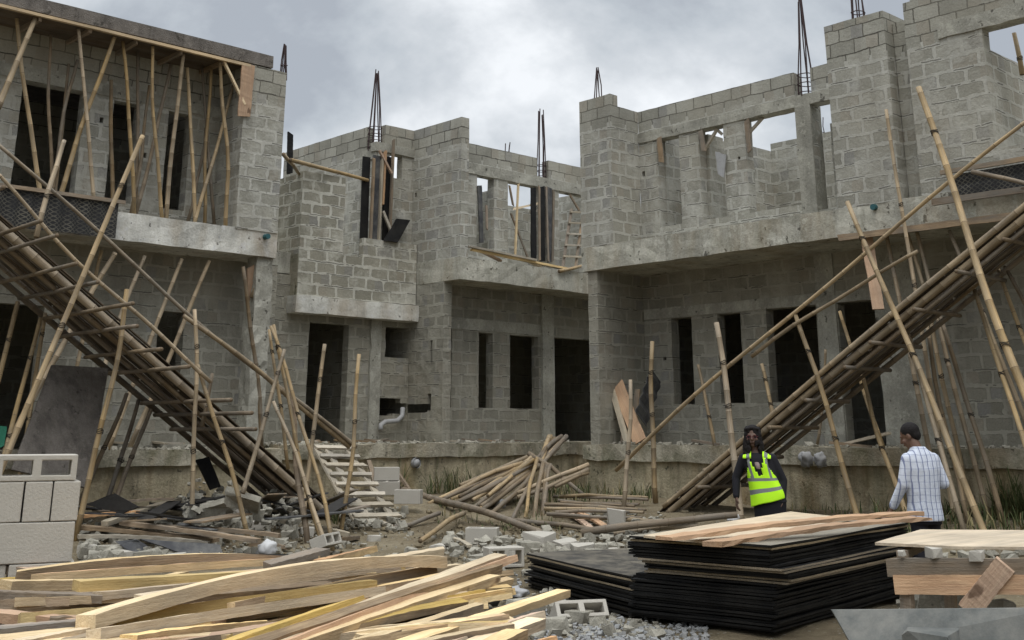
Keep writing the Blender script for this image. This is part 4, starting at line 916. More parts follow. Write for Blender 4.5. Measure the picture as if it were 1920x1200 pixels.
# ================================================================== DEBRIS, BAMBOO HEAP, LOOSE THINGS
def gnd(px, py, lift=0.0):
    r = ray(px, py); t = 6.0/math.hypot(r.x, r.y); st = .05/math.hypot(r.x, r.y)
    for _ in range(700):
        p = CAM+r*t
        if p.z < gz(p.x, p.y)+lift or p.x > 16.7 or p.y > 18.3: break
        t += st
    return p
HEAP = [((751, 918), 0, (1024, 1000), 0, .075, 'long thick bamboo pole lying across the front of the bamboo heap'), ((870, 962), .1, (787, 1016), 0, .05, 'bamboo pole poking forward from the heap onto bare ground'), ((824, 962), .1, (739, 989), 0, .045, 'thin grey pole end left of the bamboo heap'),
 ((991, 850), 22.4, (1099, 934), 0, .055, 'curved bamboo pole draped over the right of the heap'), ((993, 855), 22.9, (862, 910), 21.9, .05, 'topmost pole on the left fan of the bamboo heap'), ((1005, 858), 22.8, (832, 935), 21.6, .05, None), ((1005, 862), 22.7, (820, 957), 21.2, .055, None),
 ((1001, 870), 22.6, (866, 937), 21.3, .06, None), ((1001, 874), 22.5, (903, 924), 21.4, .055, None), ((999, 872), 22.4, (901, 949), 21.0, .055, None), ((1001, 882), 22.3, (905, 955), 20.9, .055, None), ((997, 891), 22.1, (920, 962), 20.8, .06, None), ((980, 868), 22.6, (803, 947), 21.5, .05, None), ((970, 889), 22.2, (845, 937), 21.4, .05, None),
 ((985, 880), 22.2, (880, 958), 20.9, .055, None), ((1003, 866), 22.3, (850, 950), 21.0, .045, None),
 ((999, 895), 21.9, (960, 974), 20.0, .05, 'leftmost of the bamboo poles standing steeply in the heap'), ((1007, 860), 22.2, (985, 972), 20.1, .045, 'second of the bamboo poles standing steeply in the heap'), ((1018, 870), 22.1, (1001, 976), 20.0, .055, 'third of the bamboo poles standing steeply in the heap'), ((1024, 874), 22.1, (1016, 979), 20.0, .055, 'fourth of the bamboo poles standing steeply in the heap'), ((1032, 872), 22.2, (1023, 957), 20.4, .05, 'rightmost of the bamboo poles standing steeply in the heap'),
 ((1053, 818), 23.6, (1005, 862), 22.7, .055, None), ((1062, 818), 23.6, (1015, 872), 22.6, .055, None), ((1030, 818), 23.4, (1010, 870), 22.7, .055, None), ((1047, 838), 23.2, (1004, 880), 22.4, .055, None), ((1040, 822), 23.5, (1012, 866), 22.6, .05, None),
 ((1104, 871), 21.6, (970, 924), 21.3, .05, 'upper of the three poles running from the heap to the plinth corner'), ((1104, 880), 21.4, (970, 933), 21.1, .05, 'middle of the three poles running from the heap to the plinth corner'), ((1104, 886), 21.4, (1041, 914), 21.2, .045, 'lowest of the three poles running from the heap to the plinth corner'),
 ((964, 976), 0, (1122, 994), 0, .048, 'straight bamboo pole on the ground just right of the long thick one'), ((1090, 999), 0.06, (1382, 966), .12, .065, 'very thick curved bamboo pole lying behind the black sheets'), ((1164, 973), 0.05, (1262, 982), .05, .05, 'pale bamboo pole lying behind the thick curved one'),
 ((1150, 1003), 0.02, (1310, 985), .05, .05, 'thin bamboo pole lying in front of the thick curved one')]
for i in range(16):
    HEAP.append(((985+rnd(0, 24), 856+rnd(0, 28)), rnd(22.2, 22.9), (835+rnd(0, 95), 925+rnd(0, 36)), rnd(20.9, 21.6), .048, None))
for i in range(7):
    HEAP.append(((1028+rnd(0, 45), 816+rnd(0, 12)), 23.6, (998+rnd(0, 24), 868+rnd(0, 20)), 22.5, .045, None))
for i in range(11):
    y0 = 930+i*3.6+rnd(-2, 2); HEAP.append(((1032+rnd(-12, 25), y0), .1+.02*i % .1, (1185+rnd(-20, 40), y0+rnd(0, 8)), .08, .033, '*'))
kf = kh = 0
for (a, da, b, db, r, lb) in HEAP:
    A_ = atd(*a, da) if da > 5 else gnd(*a, da+r); B_ = atd(*b, db) if db > 5 else gnd(*b, db+r)
    o = pole(A_, B_, r, mat='bamboo_old' if random.random() < .5 else 'bamboo', bend=rnd(-.05, .05))
    if lb == '*': tag(o, 'thin bamboo pole among those lying flat behind the two upright poles', 'bamboo pole', 'thin poles lying flat right of the heap')
    elif lb: tag(o, lb, 'bamboo pole', 'poles of the bamboo heap')
    else: tag(o, 'bamboo pole jumbled in the middle of the fan-shaped heap', 'bamboo pole', 'middle poles of the fan-shaped bamboo heap')
def G(px, py, lift=0): return gnd(px, py, lift)
for a, b, w_, h_, mt, lb, lf in [((1066, 962), (1110, 992), .1, .03, 'pink', 'left reddish board lying among the thin poles', .05), ((1080, 960), (1140, 991), .1, .03, 'pink', 'right reddish board lying among the thin poles', .06),
      ((214, 943), (326, 936), .12, .03, 'oldwood', 'grey curved board high in the left debris', .35), ((196, 982), (333, 938), .12, .06, 'ladderwood', 'squared brown timber slanting up across the left debris', .22), ((150, 969), (258, 960), .08, .04, 'pink', 'thin pale lath lying behind the slanting timber', .25),
      ((150, 988), (405, 1013), .16, .05, 'bark', 'wide dark grey plank lying across the left debris', .16), ((232, 981), (484, 1014), .12, .05, 'oldwood', 'brown plank lying on top of the wide dark plank', .24), ((293, 987), (524, 1004), .09, .05, 'oldwood', 'straight brown plank pointing at the white bag', .2), ((146, 1006), (392, 1018), .10, .04, 'ladderwood', 'thin grey lath in front of the wide dark plank', .15),
      ((505, 974), (655, 1003), .1, .06, 'ladderwood', 'pale timber half buried at the foot of the pole cluster', .06), ((590, 1022), (672, 1008), .08, .05, 'oldwood', 'short brown timber lying on sand below the pole cluster', .04), ((665, 962), (735, 988), .1, .03, 'ladderwood', 'short grey lath at the foot of the slatted ramp', .05),
      ((540, 1028), (470, 1022), .07, .04, 'oldwood', 'small dark batten beside the white bag', .05), ((840, 1008), (880, 1024), .07, .03, 'ladderwood', 'pale splinter of wood on the rubble in mid picture', .05), ((692, 865), (708, 932), .08, .05, 'oldwood', 'upright stub of timber behind the grey blocks', .1), ((744, 884), (768, 920), .07, .05, 'oldwood', 'short timber leaning just right of the grey blocks', .1)]:
    o = plank(G(*a, lf), G(*b, lf), w_, h_, mt, bow=rnd(0, .03), wob=.008); tag(o, lb, 'timber plank')
BAGS = []
for i in range(34):
    px, py = rnd(160, 620), rnd(925, 985); a = G(px, py, rnd(.05, .35)); an = rnd(0, 6.3); l = rnd(.5, 1.6)
    o = plank(a, a+Vector((math.cos(an)*l, math.sin(an)*l, rnd(-.1, .25))), rnd(.08, .3), .02, random.choice(['dark', 'filmgrey', 'oldwood', 'dark'])); tag(o, 'dark scrap of board in the shadowed debris under the left ramp', 'board scrap', 'dark board scraps under the left ramp')
# slatted timber ramp leaning on the plinth
SRmp = empty('slatted_ramp', G(690, 985), 'weathered slatted timber ramp leaning on the plinth left of the grey blocks', 'ramp')
LT, RT = ony(590, 836, 18.2), ony(648, 838, 18.2); LB_ = G(672, 985, .05); RB_ = LB_+(RT-LT)*1.1
for a, b in ((LT, LB_), (RT, RB_), (LT.lerp(RT, .35), LB_.lerp(RB_, .35))):
    plank(a, b, .16, .03, 'ladderwood', name='runner', parent=SRmp, up=Vector((.3, -.5, .8)))
for i in range(8):
    t = .06+i*.125; plank(LT.lerp(LB_, t)+Vector((-.05, -.02, .05)), RT.lerp(RB_, t)+Vector((.1, -.02, .05)), .09, .04, 'ladderwood', name='cleat', parent=SRmp, up=Vector((.3, -.5, .8)))
def quad(name, pts, t, mat, lab, cat='board'):
    pts = [Vector(p) for p in pts]; nrm = (pts[1]-pts[0]).cross(pts[2]-pts[0]).normalized()*t; mb = MB(); n = len(pts)
    den = []
    for i in range(n):
        p, q = pts[i], pts[(i+1) % n]
        for k in range(4): den.append(p.lerp(q, k/4)+Vector((rnd(-1, 1), rnd(-1, 1), rnd(-1, 1)))*.006*(k > 0))
    m = len(den); mb.add(den+[p+nrm for p in den], [tuple(range(m-1, -1, -1)), tuple(range(m, 2*m))]+[(i, (i+1) % m, m+(i+1) % m, m+i) for i in range(m)])
    o = mb.build(name, mat); return tag(o, lab, cat)
quad('formwork_panel', [ony(97, 684, 17.2), ony(204, 690, 17.3), ony(166, 915, 16.4), ony(22, 880, 16.3)], .03, 'panel', 'large dirty dark formwork panel leaning behind the block stack', 'formwork panel')
quad('green_netting', [ony(-20, 796, 16.6), ony(13, 800, 16.6), ony(8, 835, 16.5), ony(-20, 850, 16.5)], .02, 'green', 'scrap of green netting at the left edge behind the long pole', 'netting')
quad('black_board', [G(262, 1010, .25), G(412, 1021, .2), G(420, 1043, .08), G(345, 1038, .1)], .02, 'filmgrey', 'flat black panel lying in front of the left debris planks')
quad('black_board', [G(217, 1016, .2), G(256, 1012, .22), G(286, 1030, .1), G(249, 1039, .1)], .02, 'filmgrey', 'small black square panel beside the broken concrete lumps')
quad('black_board', [G(411, 1036, .1), G(560, 1040, .1), G(560, 1052, .05), G(411, 1046, .05)], .02, 'film', 'narrow black strip lying behind the timber pile')
quad('black_board', [G(160, 945, .3), G(215, 925, .5), G(260, 950, .4), G(225, 965, .25)], .02, 'dark', 'crumpled black sheet next to the block stack')
quad('black_board', [ony(367, 862, 17.0), ony(392, 856, 17.0), ony(414, 912, 16.8), ony(395, 918, 16.8)], .03, 'film', 'black board hanging under the left ramp near its middle')
quad('concrete_slab_piece', [G(342, 965, .25), G(420, 943, .45), G(441, 962, .3), G(366, 990, .08)], .08, 'rubble', 'broken flat slab tilted at the left of the rubble heap', 'rubble')
quad('concrete_slab_piece', [G(421, 921, .6), G(486, 942, .5), G(484, 964, .3), G(424, 950, .4)], .08, 'rubble', 'broken flat slab tilted at the top of the rubble heap', 'rubble')
BAGS.append((G(502, 1030, .12), .26, 'whitebag', 'cement_bag', 'crumpled white bag standing on the rubble left of the sand', 'bag', (1, .8, .8), 12))
BAGS.append((G(922, 1098, .2), .26, 'filmgrey', 'crumpled_bag', 'crumpled black plastic bag at the right end of the timber pile', 'bag', (1, .8, 1.2), 5))
BAGS.append((G(965, 1112, .1), .26, 'bag', 'crumpled_bag', 'flattened grey bag in front of the small black stack', 'bag', (1, .8, .4), 8))
chunk(G(1156, 978, .16), .30, 'newblk', lab='pale square lump of concrete next to a standing bamboo pole', flat=1.1, seed=21)
BAGS.append((onx(1512, 861, 16.55), .24, 'bag', 'cement_bag', 'left of two grey bags hung on the right plinth', 'bag', (1, .8, 1), 31))
BAGS.append((onx(1538, 863, 16.55), .22, 'bag', 'cement_bag', 'right of two grey bags hung on the right plinth', 'bag', (1, .8, 1), 33))
BAGS.append((G(1375, 972, .1), .2, 'whitebag', 'plastic_bag', 'pale plastic bag at the woman\'s feet beside the thick pole', 'bag', (1, .8, .8), 41))
chunk(G(938, 944, .08), .15, 'bag', 'round_stone', 'round white lump below the crossing bamboo poles', 'stone', flat=.9, seed=44)
def bag(c, s, mat, name, lab, cat, sq=(1, .8, .7), seed=0):
    bm = bmesh.new(); bmesh.ops.create_icosphere(bm, subdivisions=3, radius=s*.5)
    for v in bm.verts:
        n_ = v.co.normalized(); k = noise.noise(n_*2.1+Vector((seed, 0, 0)))*.45+abs(noise.noise(n_*3.2+Vector((0, seed, 0))))*.16; v.co = Vector((v.co.x*sq[0], v.co.y*sq[1], v.co.z*sq[2]))*(1+k)
    me = bpy.data.meshes.new(name); bm.to_mesh(me); bm.free(); me.polygons.foreach_set('use_smooth', [True]*len(me.polygons)); o = link(name, me, mat, None, Matrix.Translation(c)); return tag(o, lab, cat)
# loose hollow blocks
for b_ in BAGS: bag(*b_[:6], sq=b_[6], seed=b_[7])
def loose(p, rot, me, lab):
    o = bpy.data.objects.new('concrete_block', me); COL.objects.link(o); o.matrix_basis = Matrix.Translation(p) @ rot; bev(o); tag(o, lab, 'block')
RZ = lambda a: Matrix.Rotation(a, 4, 'Z'); RX = lambda a: Matrix.Rotation(a, 4, 'X'); RY = lambda a: Matrix.Rotation(a, 4, 'Y')
b0 = G(700, 942, .0)
loose(b0+Vector((0, 0, .12)), RZ(-.7) @ RX(.1), BM, 'grey block standing lower left in the loose group by the plinth')
loose(b0+Vector((.02, .03, .36)), RZ(-.6), BM, 'topmost grey block of the loose group by the plinth')
loose(G(738, 945, .12), RZ(-.9), BM, 'grey block on the right of the loose group by the plinth')
loose(G(905, 1062, .02), RZ(-.4) @ RX(math.pi/2) @ RY(0), BM, 'hollow block lying behind the end of the bright clean plank')
loose(G(585, 1035, .05), RZ(.5) @ RX(1.2), BM6, 'tilted hollow block peeping over the back of the timber pile')
loose(G(872, 1022, .0), RZ(-.9), BM, 'half buried block on the sand below the bamboo heap')
loose(G(1035, 1186, -.06), RZ(-.5) @ RX(.9), BM6, 'broken pale block on the gravel at the end of the timber')
loose(onx(1182, 445, 17.35), RZ(math.pi/2) @ RX(math.pi/2), BM, 'hollow block standing on the right slab edge by the corner pier')
# pipe in the broken wall
mb = MB(); mb.tube([ony(755, 765, 20.05), ony(754, 780, 20.0), ony(745, 789, 19.95), ony(722, 791, 19.95), ony(714, 797, 19.95), ony(714, 806, 19.9)], .05, 12); o = mb.build('drain_pipe', 'bag', None, True); tag(o, 'white plastic drain pipe elbow in the broken wall hole', 'pipe')
c = ony(779, 868, 18.42); mb = MB(); mb.tube([c+Vector((0, -.05, 0)), c+Vector((0, .1, 0))], .10, 14, cap=False); mb.tube([c+Vector((0, -.05, 0)), c+Vector((0, .1, 0))], .075, 14); o = mb.build('pipe_end', 'bag', None, True); tag(o, 'round grey pipe end projecting from the stained middle plinth', 'pipe')
# boards leaning in the right porch
for a, b, w_, mt, lb in [(onx(1134, 682, 17.4), onx(1176, 832, 16.95), .12, 'ladderwood', 'tall grey board leaning leftmost in the right porch'), (onx(1158, 722, 17.3), onx(1200, 828, 17.0), .28, 'pink', 'wide reddish board leaning in the right porch'), (onx(1178, 735, 17.5), onx(1168, 828, 17.1), .1, 'oldwood', 'narrow dark board leaning behind the reddish one'),
      (onx(1196, 730, 17.6), onx(1186, 828, 17.2), .12, 'oldwood', 'grey board leaning left of the corrugated sheet')]:
    o = plank(b, a, w_, .03, mt, up=Vector((-1, 0, .2))); tag(o, lb, 'board')
panel('corrugated_sheet', onx(1212, 800, 17.3), onx(1240, 716, 17.9), .45, .01, 'filmgrey', 'dark corrugated sheet leaning beside the leftmost narrow window', 'sheet', corr=.02)
for a, b, mt, lb in [((1585, 832), (1668, 812), 'ladderwood', 'grey board sloping across the foot of the right doorway'), ((1400, 838), (1450, 832), 'pink', 'reddish scrap of wood on the right slab behind the woman'), ((1300, 826), (1345, 833), 'oldwood', 'brown scrap of wood on the right slab under the narrow windows'), ((1635, 838), (1560, 830), 'oldwood', 'dark board lying flat on the right slab in front of the doorway')]:
    o = plank(onx(*a, 17.1), onx(*b, 17.0), .10, .04, mt); tag(o, lb, 'timber plank')
# upper middle: shuttering, ladder, platform
for i, (px0, y0, px1, y1, mt, w_) in enumerate([(1000, 352, 1001, 488, 'film', .16), (1016, 350, 1017, 490, 'film', .16), (1030, 352, 1031, 492, 'filmgrey', .14), (1011, 350, 1012, 488, 'oldwood', .05), (1024, 350, 1028, 490, 'oldwood', .05), (1038, 358, 1036, 490, 'bamboo_old', .06), (972, 345, 966, 480, 'fresh', .05), (955, 348, 962, 385, 'oldwood', .04), (958, 400, 990, 484, 'oldwood', .04), (963, 392, 1016, 380, 'fresh', .05), (993, 398, 1012, 394, 'ladderwood', .05), (899, 348, 903, 455, 'filmgrey', .12), (912, 385, 913, 430, 'oldwood', .05), (1086, 395, 1069, 366, 'oldwood', .05)]):
    yy = 19.34 if i < 6 else 19.40
    o = plank(ony(px0, y0, yy-.0), ony(px1, y1, yy-.01*i % .07), w_, .035, mt, up=Vector((0, -1, 0)), name='shutter_board')
    tag(o, ['left black shuttering board on the middle upstairs column', 'centre black shuttering board on the middle upstairs column', 'right black shuttering board on the middle upstairs column', 'left timber batten on the middle upstairs column', 'right timber batten on the middle upstairs column', 'bamboo strut right of the shuttered middle column', 'tall pale stud in the wide middle opening', 'short slanting brace at the top left of the wide opening', 'thin brace slanting to the sill of the wide opening', 'long horizontal pale batten across the wide opening', 'short batten tied to the black shuttering', 'dark board in the narrow upstairs window of the middle house', 'small stick in the narrow upstairs window of the middle house', 'slanting dark brace above the ladder'][i], 'shuttering')
LD = empty('timber_ladder', ony(1055, 500, 18.9), 'rough timber ladder standing upstairs in the middle house', 'ladder')
a0, a1 = ony(1055, 502, 18.9), ony(1072, 392, 19.25); b0_, b1_ = ony(1079, 502, 18.9), ony(1094, 392, 19.25)
plank(a0, a1, .06, .05, 'oldwood', name='rail', parent=LD); plank(b0_, b1_, .06, .05, 'oldwood', name='rail', parent=LD)
for k in range(5):
    t = .18+k*.19; plank(a0.lerp(a1, t)+Vector((-.08, -.04, 0)), b0_.lerp(b1_, t)+Vector((.08, -.04, 0)), .06, .04, 'ladderwood', name='rung', parent=LD)
for i, (a, b) in enumerate([((880, 462), (1005, 488)), ((884, 468), (1068, 505)), ((935, 478), (1050, 503)), ((900, 470), (940, 490)), ((975, 482), (1012, 500)), ((1048, 509), (1094, 498))]):
    yy = 18.5+.06*i
    if i < 5: o = plank(ony(*a, yy), ony(*b, yy), .10, .04, ['ladderwood', 'fresh', 'oldwood', 'pink', 'fresh'][i])
    else: o = pole(ony(*a, 18.35), ony(*b, 18.35), .05)
    tag(o, ['upper plank on the edge of the middle balcony slab', 'long pale plank on the edge of the middle balcony slab', 'brown plank on the right part of the middle balcony edge', 'short reddish block of wood on the middle balcony edge', 'short pale block of wood on the middle balcony edge', 'bamboo end sticking out at the right of the middle balcony'][i], 'timber plank')
# on the projecting stair box
o = quad('black_sheet', [ony(718, 452, 19.80), ony(745, 455, 19.80), ony(768, 414, 19.98), ony(742, 411, 19.98)], .03, 'film', 'folded black sheet leaning on the parapet of the stair box', 'sheet')
o = pole(ony(545, 300, 19.6), ony(690, 338, 19.98), .055); tag(o, 'bamboo pole spanning from the left house to the stair box', 'bamboo pole')
o = pole(ony(531, 289, 19.6), ony(561, 326, 20.0), .05); tag(o, 'short bamboo pole crossing above the left side of the stair box', 'bamboo pole')
o = plank(ony(543, 326, 20.2), ony(544, 250, 20.2), .12, .05, 'film', up=Vector((0, -1, 0))); tag(o, 'black upright board between the left house and stair box', 'board')
o = plank(ony(718, 396, 19.95), ony(738, 445, 19.9), .06, .05, 'ladderwood'); tag(o, 'short pale strut behind the folded black sheet', 'timber plank')
o = plank(ony(711, 282, 19.97), ony(734, 325, 19.9), .08, .04, 'pink'); tag(o, 'short slanting board at the top of the stair corner', 'timber plank')
o = quad('hanging_cloth', [onx(1341, 284, 17.58), onx(1361, 290, 17.56), onx(1357, 333, 17.55), onx(1346, 326, 17.56)], .02, 'bag', 'grey cloth hanging in the second upstairs window of right house', 'cloth')
for a, b, lb in [((1322, 279), (1344, 243), 'timber brace in the second upstairs window of the right house'), ((1404, 250), (1430, 221), 'timber brace at the top left of the widest right window'), ((1344, 243), (1354, 252), 'tiny brace stub at the top right of the second window')]:
    o = plank(onx(*a, 17.72), onx(*b, 17.72), .05, .05, 'ladderwood', name='timber_brace'); tag(o, lb, 'timber brace')
o = plank(onx(1313, 245, 17.6), onx(1320, 283, 17.6), .10, .03, 'oldwood', up=Vector((-1, 0, 0))); tag(o, 'board on the left jamb of the second right upstairs window', 'board')
o = plank(onx(1236, 258, 17.6), onx(1240, 304, 17.6), .12, .03, 'oldwood', up=Vector((-1, 0, 0))); tag(o, 'board on the left jamb of the first right upstairs window', 'board')
o = plank(onx(1400, 225, 17.6), onx(1406, 284, 17.6), .10, .03, 'oldwood', up=Vector((-1, 0, 0))); tag(o, 'board on the left jamb of the widest right upstairs window', 'board')
o = plank(ony(470, 500, 18.6), ony(474, 665, 18.9), .16, .04, 'pink', up=Vector((0, -1, 0))); tag(o, 'reddish board standing against the left house column', 'board')
# loose wood and rubble on the ground slabs
for px0, px1, py, pl, f_ in ((520, 740, 822, 18.9, ony), (860, 1000, 822, 18.8, ony), (700, 760, 815, 19.3, ony), (240, 350, 840, 18.7, ony)):
    for k in range(5):
        a = f_(rnd(px0, px1), py+rnd(-4, 4), pl+rnd(-.2, .4)); a.z = 1.34; ang = rnd(0, 3); l = rnd(.3, .9)
        o = plank(a, a+Vector((math.cos(ang)*l, math.sin(ang)*l, rnd(0, .05))), .08, .03, random.choice(['oldwood', 'ladderwood', 'bark'])); tag(o, 'short offcut of wood littering the ground floor slab', 'timber offcut', 'offcuts littering the ground floor slabs')
# ------------------------------------------------------------------ rubble (uncountable) and single lumps
def hull_parts(rs, n=9):
    bm = bmesh.new(); vs = [bm.verts.new((sx*rs.uniform(.45, 1), sy*rs.uniform(.45, 1), sz*rs.uniform(.35, .8))) for sx in (-1, 1) for sy in (-1, 1) for sz in (-1, 1)]
    bmesh.ops.convex_hull(bm, input=vs)
    for v in [v for v in bm.verts if not v.link_faces]: bm.verts.remove(v)
    bm.verts.index_update(); r = ([v.co.copy() for v in bm.verts], [[v.index for v in f.verts] for f in bm.faces]); bm.free(); return r
rs = random.Random(4); PROT = [hull_parts(rs) for _ in range(14)]
def scatter(name, mat, regs, kind='stuff'):
    mb = MB()
    for (x0, x1, y0, y1, n, s0, s1, lift) in regs:
        for _ in range(n):
            u, v = rnd(x0, x1), rnd(y0, y1); p = gnd(u, v)
            if noise.noise(Vector((p.x*.9, p.y*.9, 7))) < -.25 and random.random() < .8: continue
            s = s0*(s1/s0)**(random.random()**2); vs, fs = random.choice(PROT)
            mx = Matrix.Translation(p+Vector((0, 0, s*.2+lift*random.random()))) @ Matrix.Rotation(rnd(0, 6.3), 4, 'Z') @ Matrix.Rotation(rnd(0, 6.3), 4, 'X') @ Matrix.Diagonal((s, s*rnd(.6, 1), s*rnd(.5, .9), 1))
            mb.add([mx @ q for q in vs], fs)
    o = mb.build(name, mat); tag(o, {'rubble': 'scattered broken concrete rubble across the sandy ground', 'gravel': 'grey gravel spread in front of the black sheets', 'chippings': 'brown earth clods and small stones over the ground', 'slab_litter': 'small crumbs on slabs'}[name], name, None, 'stuff')
scatter('rubble', 'rubble', [(150, 600, 985, 1060, 420, .02, .09, .08), (340, 560, 940, 1010, 260, .03, .11, .35), (560, 1200, 1000, 1062, 480, .015, .07, .0), (840, 1200, 1005, 1050, 260, .03, .11, .08), (880, 1200, 1060, 1130, 260, .02, .08, .05), (960, 1240, 1110, 1200, 420, .02, .08, .02), (150, 340, 1010, 1060, 160, .04, .13, .1), (640, 760, 960, 1000, 140, .03, .1, .1), (1100, 1240, 960, 1010, 120, .03, .09, .05), (1680, 1920, 1030, 1160, 60, .04, .10, .05)])
scatter('gravel', 'stone', [(1000, 1330, 1120, 1215, 1500, .014, .035, .02), (860, 1010, 1080, 1180, 260, .014, .03, .02)])
scatter('chippings', 'dirt', [(150, 1300, 985, 1060, 900, .015, .06, .02), (0, 1920, 960, 1000, 300, .02, .07, .0)])
mb = MB()
for (f_, x0, x1, py, pl, dp) in ((ony, 480, 1080, 828, 18.45, .5), (onx, 1110, 1920, 832, 16.85, .5), (ony, 190, 470, 845, 18.45, .5)):
    for _ in range(190):
        p = f_(rnd(x0, x1), py, pl); q = p.copy(); z0 = 1.26 if (f_ is ony and x0 == 190) else 1.32
        if f_ is ony: q.y += rnd(0, dp)
        else: q.x += rnd(0, dp)
        q.z = z0; s = .015*(5.5)**(random.random()**2.2); vs, fs = random.choice(PROT)
        mx = Matrix.Translation(q) @ Matrix.Rotation(rnd(0, 6.3), 4, 'Z') @ Matrix.Rotation(rnd(0, 6.3), 4, 'X') @ Matrix.Diagonal((s, s*.8, s*.7, 1)); mb.add([mx @ v for v in vs], fs)
o = mb.build('slab_litter', 'rubble'); tag(o, 'crumbs of mortar and block littering the ground floor slabs', 'rubble', None, 'stuff')
LP = [(205, 1040, .30), (235, 1048, .26), (178, 1050, .24), (275, 1050, .30), (300, 1042, .2), (330, 1050, .22), (165, 1035, .2), (436, 970, .34), (410, 985, .26), (455, 985, .3), (485, 990, .24), (465, 955, .34), (395, 970, .2), (990, 1032, .28), (1010, 1020, .34), (1060, 1030, .3), (1095, 1038, .28), (1130, 1035, .26), (1040, 1040, .22), (960, 1040, .24), (900, 1052, .2), (940, 1020, .22), (820, 1030, .16), (700, 1012, .15), (770, 1035, .14), (985, 1150, .3), (1060, 1150, .24), (1085, 1165, .2), (1040, 1180, .22), (1110, 1045, .25), (1150, 1040, .2), (528, 1020, .18), (545, 1005, .2), (575, 1000, .2), (690, 965, .2), (720, 960, .22), (670, 975, .16), (1175, 1000, .2)]
LPq = sorted(LP)
for i, (px, py, s) in enumerate(LPq):
    zone = 'beside the left block stack' if px < 340 else 'in the rubble heap under the left ramp' if px < 500 else 'on the sand by the pole cluster' if px < 800 else 'in the rubble behind the small black stack' if py < 1060 else 'on the gravel at the end of the timbers'
    zz_ = [q for q in LPq if (('beside the left block stack' if q[0] < 340 else 'in the rubble heap under the left ramp' if q[0] < 500 else 'on the sand by the pole cluster' if q[0] < 800 else 'in the rubble behind the small black stack' if q[1] < 1060 else 'on the gravel at the end of the timbers') == zone)]
    chunk(G(px, py, s*.15), s, 'rubble' if i % 3 else 'newblk', lab=ordn(zz_.index((px, py, s)))+' broken concrete lump from the left '+zone, group='larger broken concrete lumps', seed=100+i, flat=.75)
# ------------------------------------------------------------------ grass
mb = MB()
def blade(p, h, w_, lean, ang):
    d = Vector((math.cos(ang), math.sin(ang), 0)); s_ = Vector((-d.y, d.x, 0))*w_; q1 = p+Vector((0, 0, h*.5))+d*lean*.3; q2 = p+Vector((0, 0, h*.85))+d*lean; q3 = p+Vector((0, 0, h*.88))+d*lean*1.5
    mb.add([p-s_, p+s_, q1-s_*.9, q1+s_*.9, q2-s_*.5, q2+s_*.5, q3], [(0, 1, 3, 2), (2, 3, 5, 4), (4, 5, 6)])
for x0, x1, y0, y1, n, h0, h1 in [(800, 885, 885, 915, 150, .25, .85), (735, 765, 915, 925, 40, .3, .9), (622, 645, 950, 985, 120, .2, .5), (1020, 1108, 905, 950, 260, .15, .5), (960, 1110, 925, 975, 300, .1, .35), (1120, 1230, 905, 945, 200, .15, .4), (1480, 1620, 950, 968, 110, .08, .25), (1640, 1700, 955, 985, 90, .15, .45), (1770, 1930, 940, 1000, 650, .12, .45), (1860, 1930, 900, 960, 420, .3, .9), (820, 900, 940, 985, 120, .08, .25), (900, 1060, 980, 1000, 160, .06, .2), (1700, 1760, 985, 1010, 160, .15, .4)]:
    for _ in range(n):
        p = gnd(rnd(x0, x1), rnd(y0, y1)); p.z = gz(p.x, p.y)-.02
        
        if random.random() < .3: continue
        blade(p, rnd(h0, h1)*rnd(.4, 1), rnd(.005, .011), rnd(.02, .35)*h1, rnd(0, 6.3))
mb.mi = [1 if (i//3) % 4 == 0 else 0 for i in range(len(mb.f))]
o = mb.build('grass', ['grass', 'drygrass']); tag(o, 'tufts of long green grass along the foot of the plinths', 'grass', None, 'stuff')
# ================================================================== PEOPLE
def limb(mb, p0, p1, r0, r1, n=12):
    """closed tapered capsule"""
    p0, p1 = Vector(p0), Vector(p1); d = (p1-p0).normalized(); pts = []; rad = []
    for k in range(5):
        a = math.pi/2*(1-k/4); pts.append(p0-d*r0*math.sin(a)); rad.append(max(.0008, r0*math.cos(a)))
    for k in range(5):
        a = math.pi/2*k/4; pts.append(p1+d*r1*math.sin(a)); rad.append(max(.0008, r1*math.cos(a)))
    mb.tube(pts, rad, n)
def ell(mb, c, r, rot=None, nu=16, nv=10):
    c = Vector(c); vs = []; fs = []
    for j in range(nv+1):
        t = math.pi*j/nv
        for i in range(nu):
            a = 2*math.pi*i/nu; v = Vector((r[0]*math.sin(t)*math.cos(a), r[1]*math.sin(t)*math.sin(a), r[2]*math.cos(t)))
            if j in (0, nv): v = Vector((.0005*math.cos(a), .0005*math.sin(a), r[2]*math.cos(t)))
            if rot is not None: v = rot @ v
            vs.append(c+v)
    for j in range(nv):
        for i in range(nu): i2 = (i+1) % nu; fs.append((j*nu+i, (j+1)*nu+i, (j+1)*nu+i2, j*nu+i2))
    fs.append(tuple(range(nu))[::1]); fs.append(tuple(nv*nu+i for i in reversed(range(nu))))
    mb.add(vs, fs)
def loft(mb, rings, n=28, p=2.4):
    """rings: (z, cx, cy, rx, ry)"""
    vs = []; fs = []
    for z, cx_, cy_, rx, ry in rings:
        for i in range(n):
            a = 2*math.pi*i/n; c, s_ = math.cos(a), math.sin(a)
            vs.append((cx_+rx*abs(c)**(2/p)*(1 if c > 0 else -1), cy_+ry*abs(s_)**(2/p)*(1 if s_ > 0 else -1), z))
    for j in range(len(rings)-1):
        for i in range(n): i2 = (i+1) % n; fs.append((j*n+i, j*n+i2, (j+1)*n+i2, (j+1)*n+i))
    fs.append(tuple(reversed(range(n)))); fs.append(tuple((len(rings)-1)*n+i for i in range(n)))
    mb.add(vs, fs)
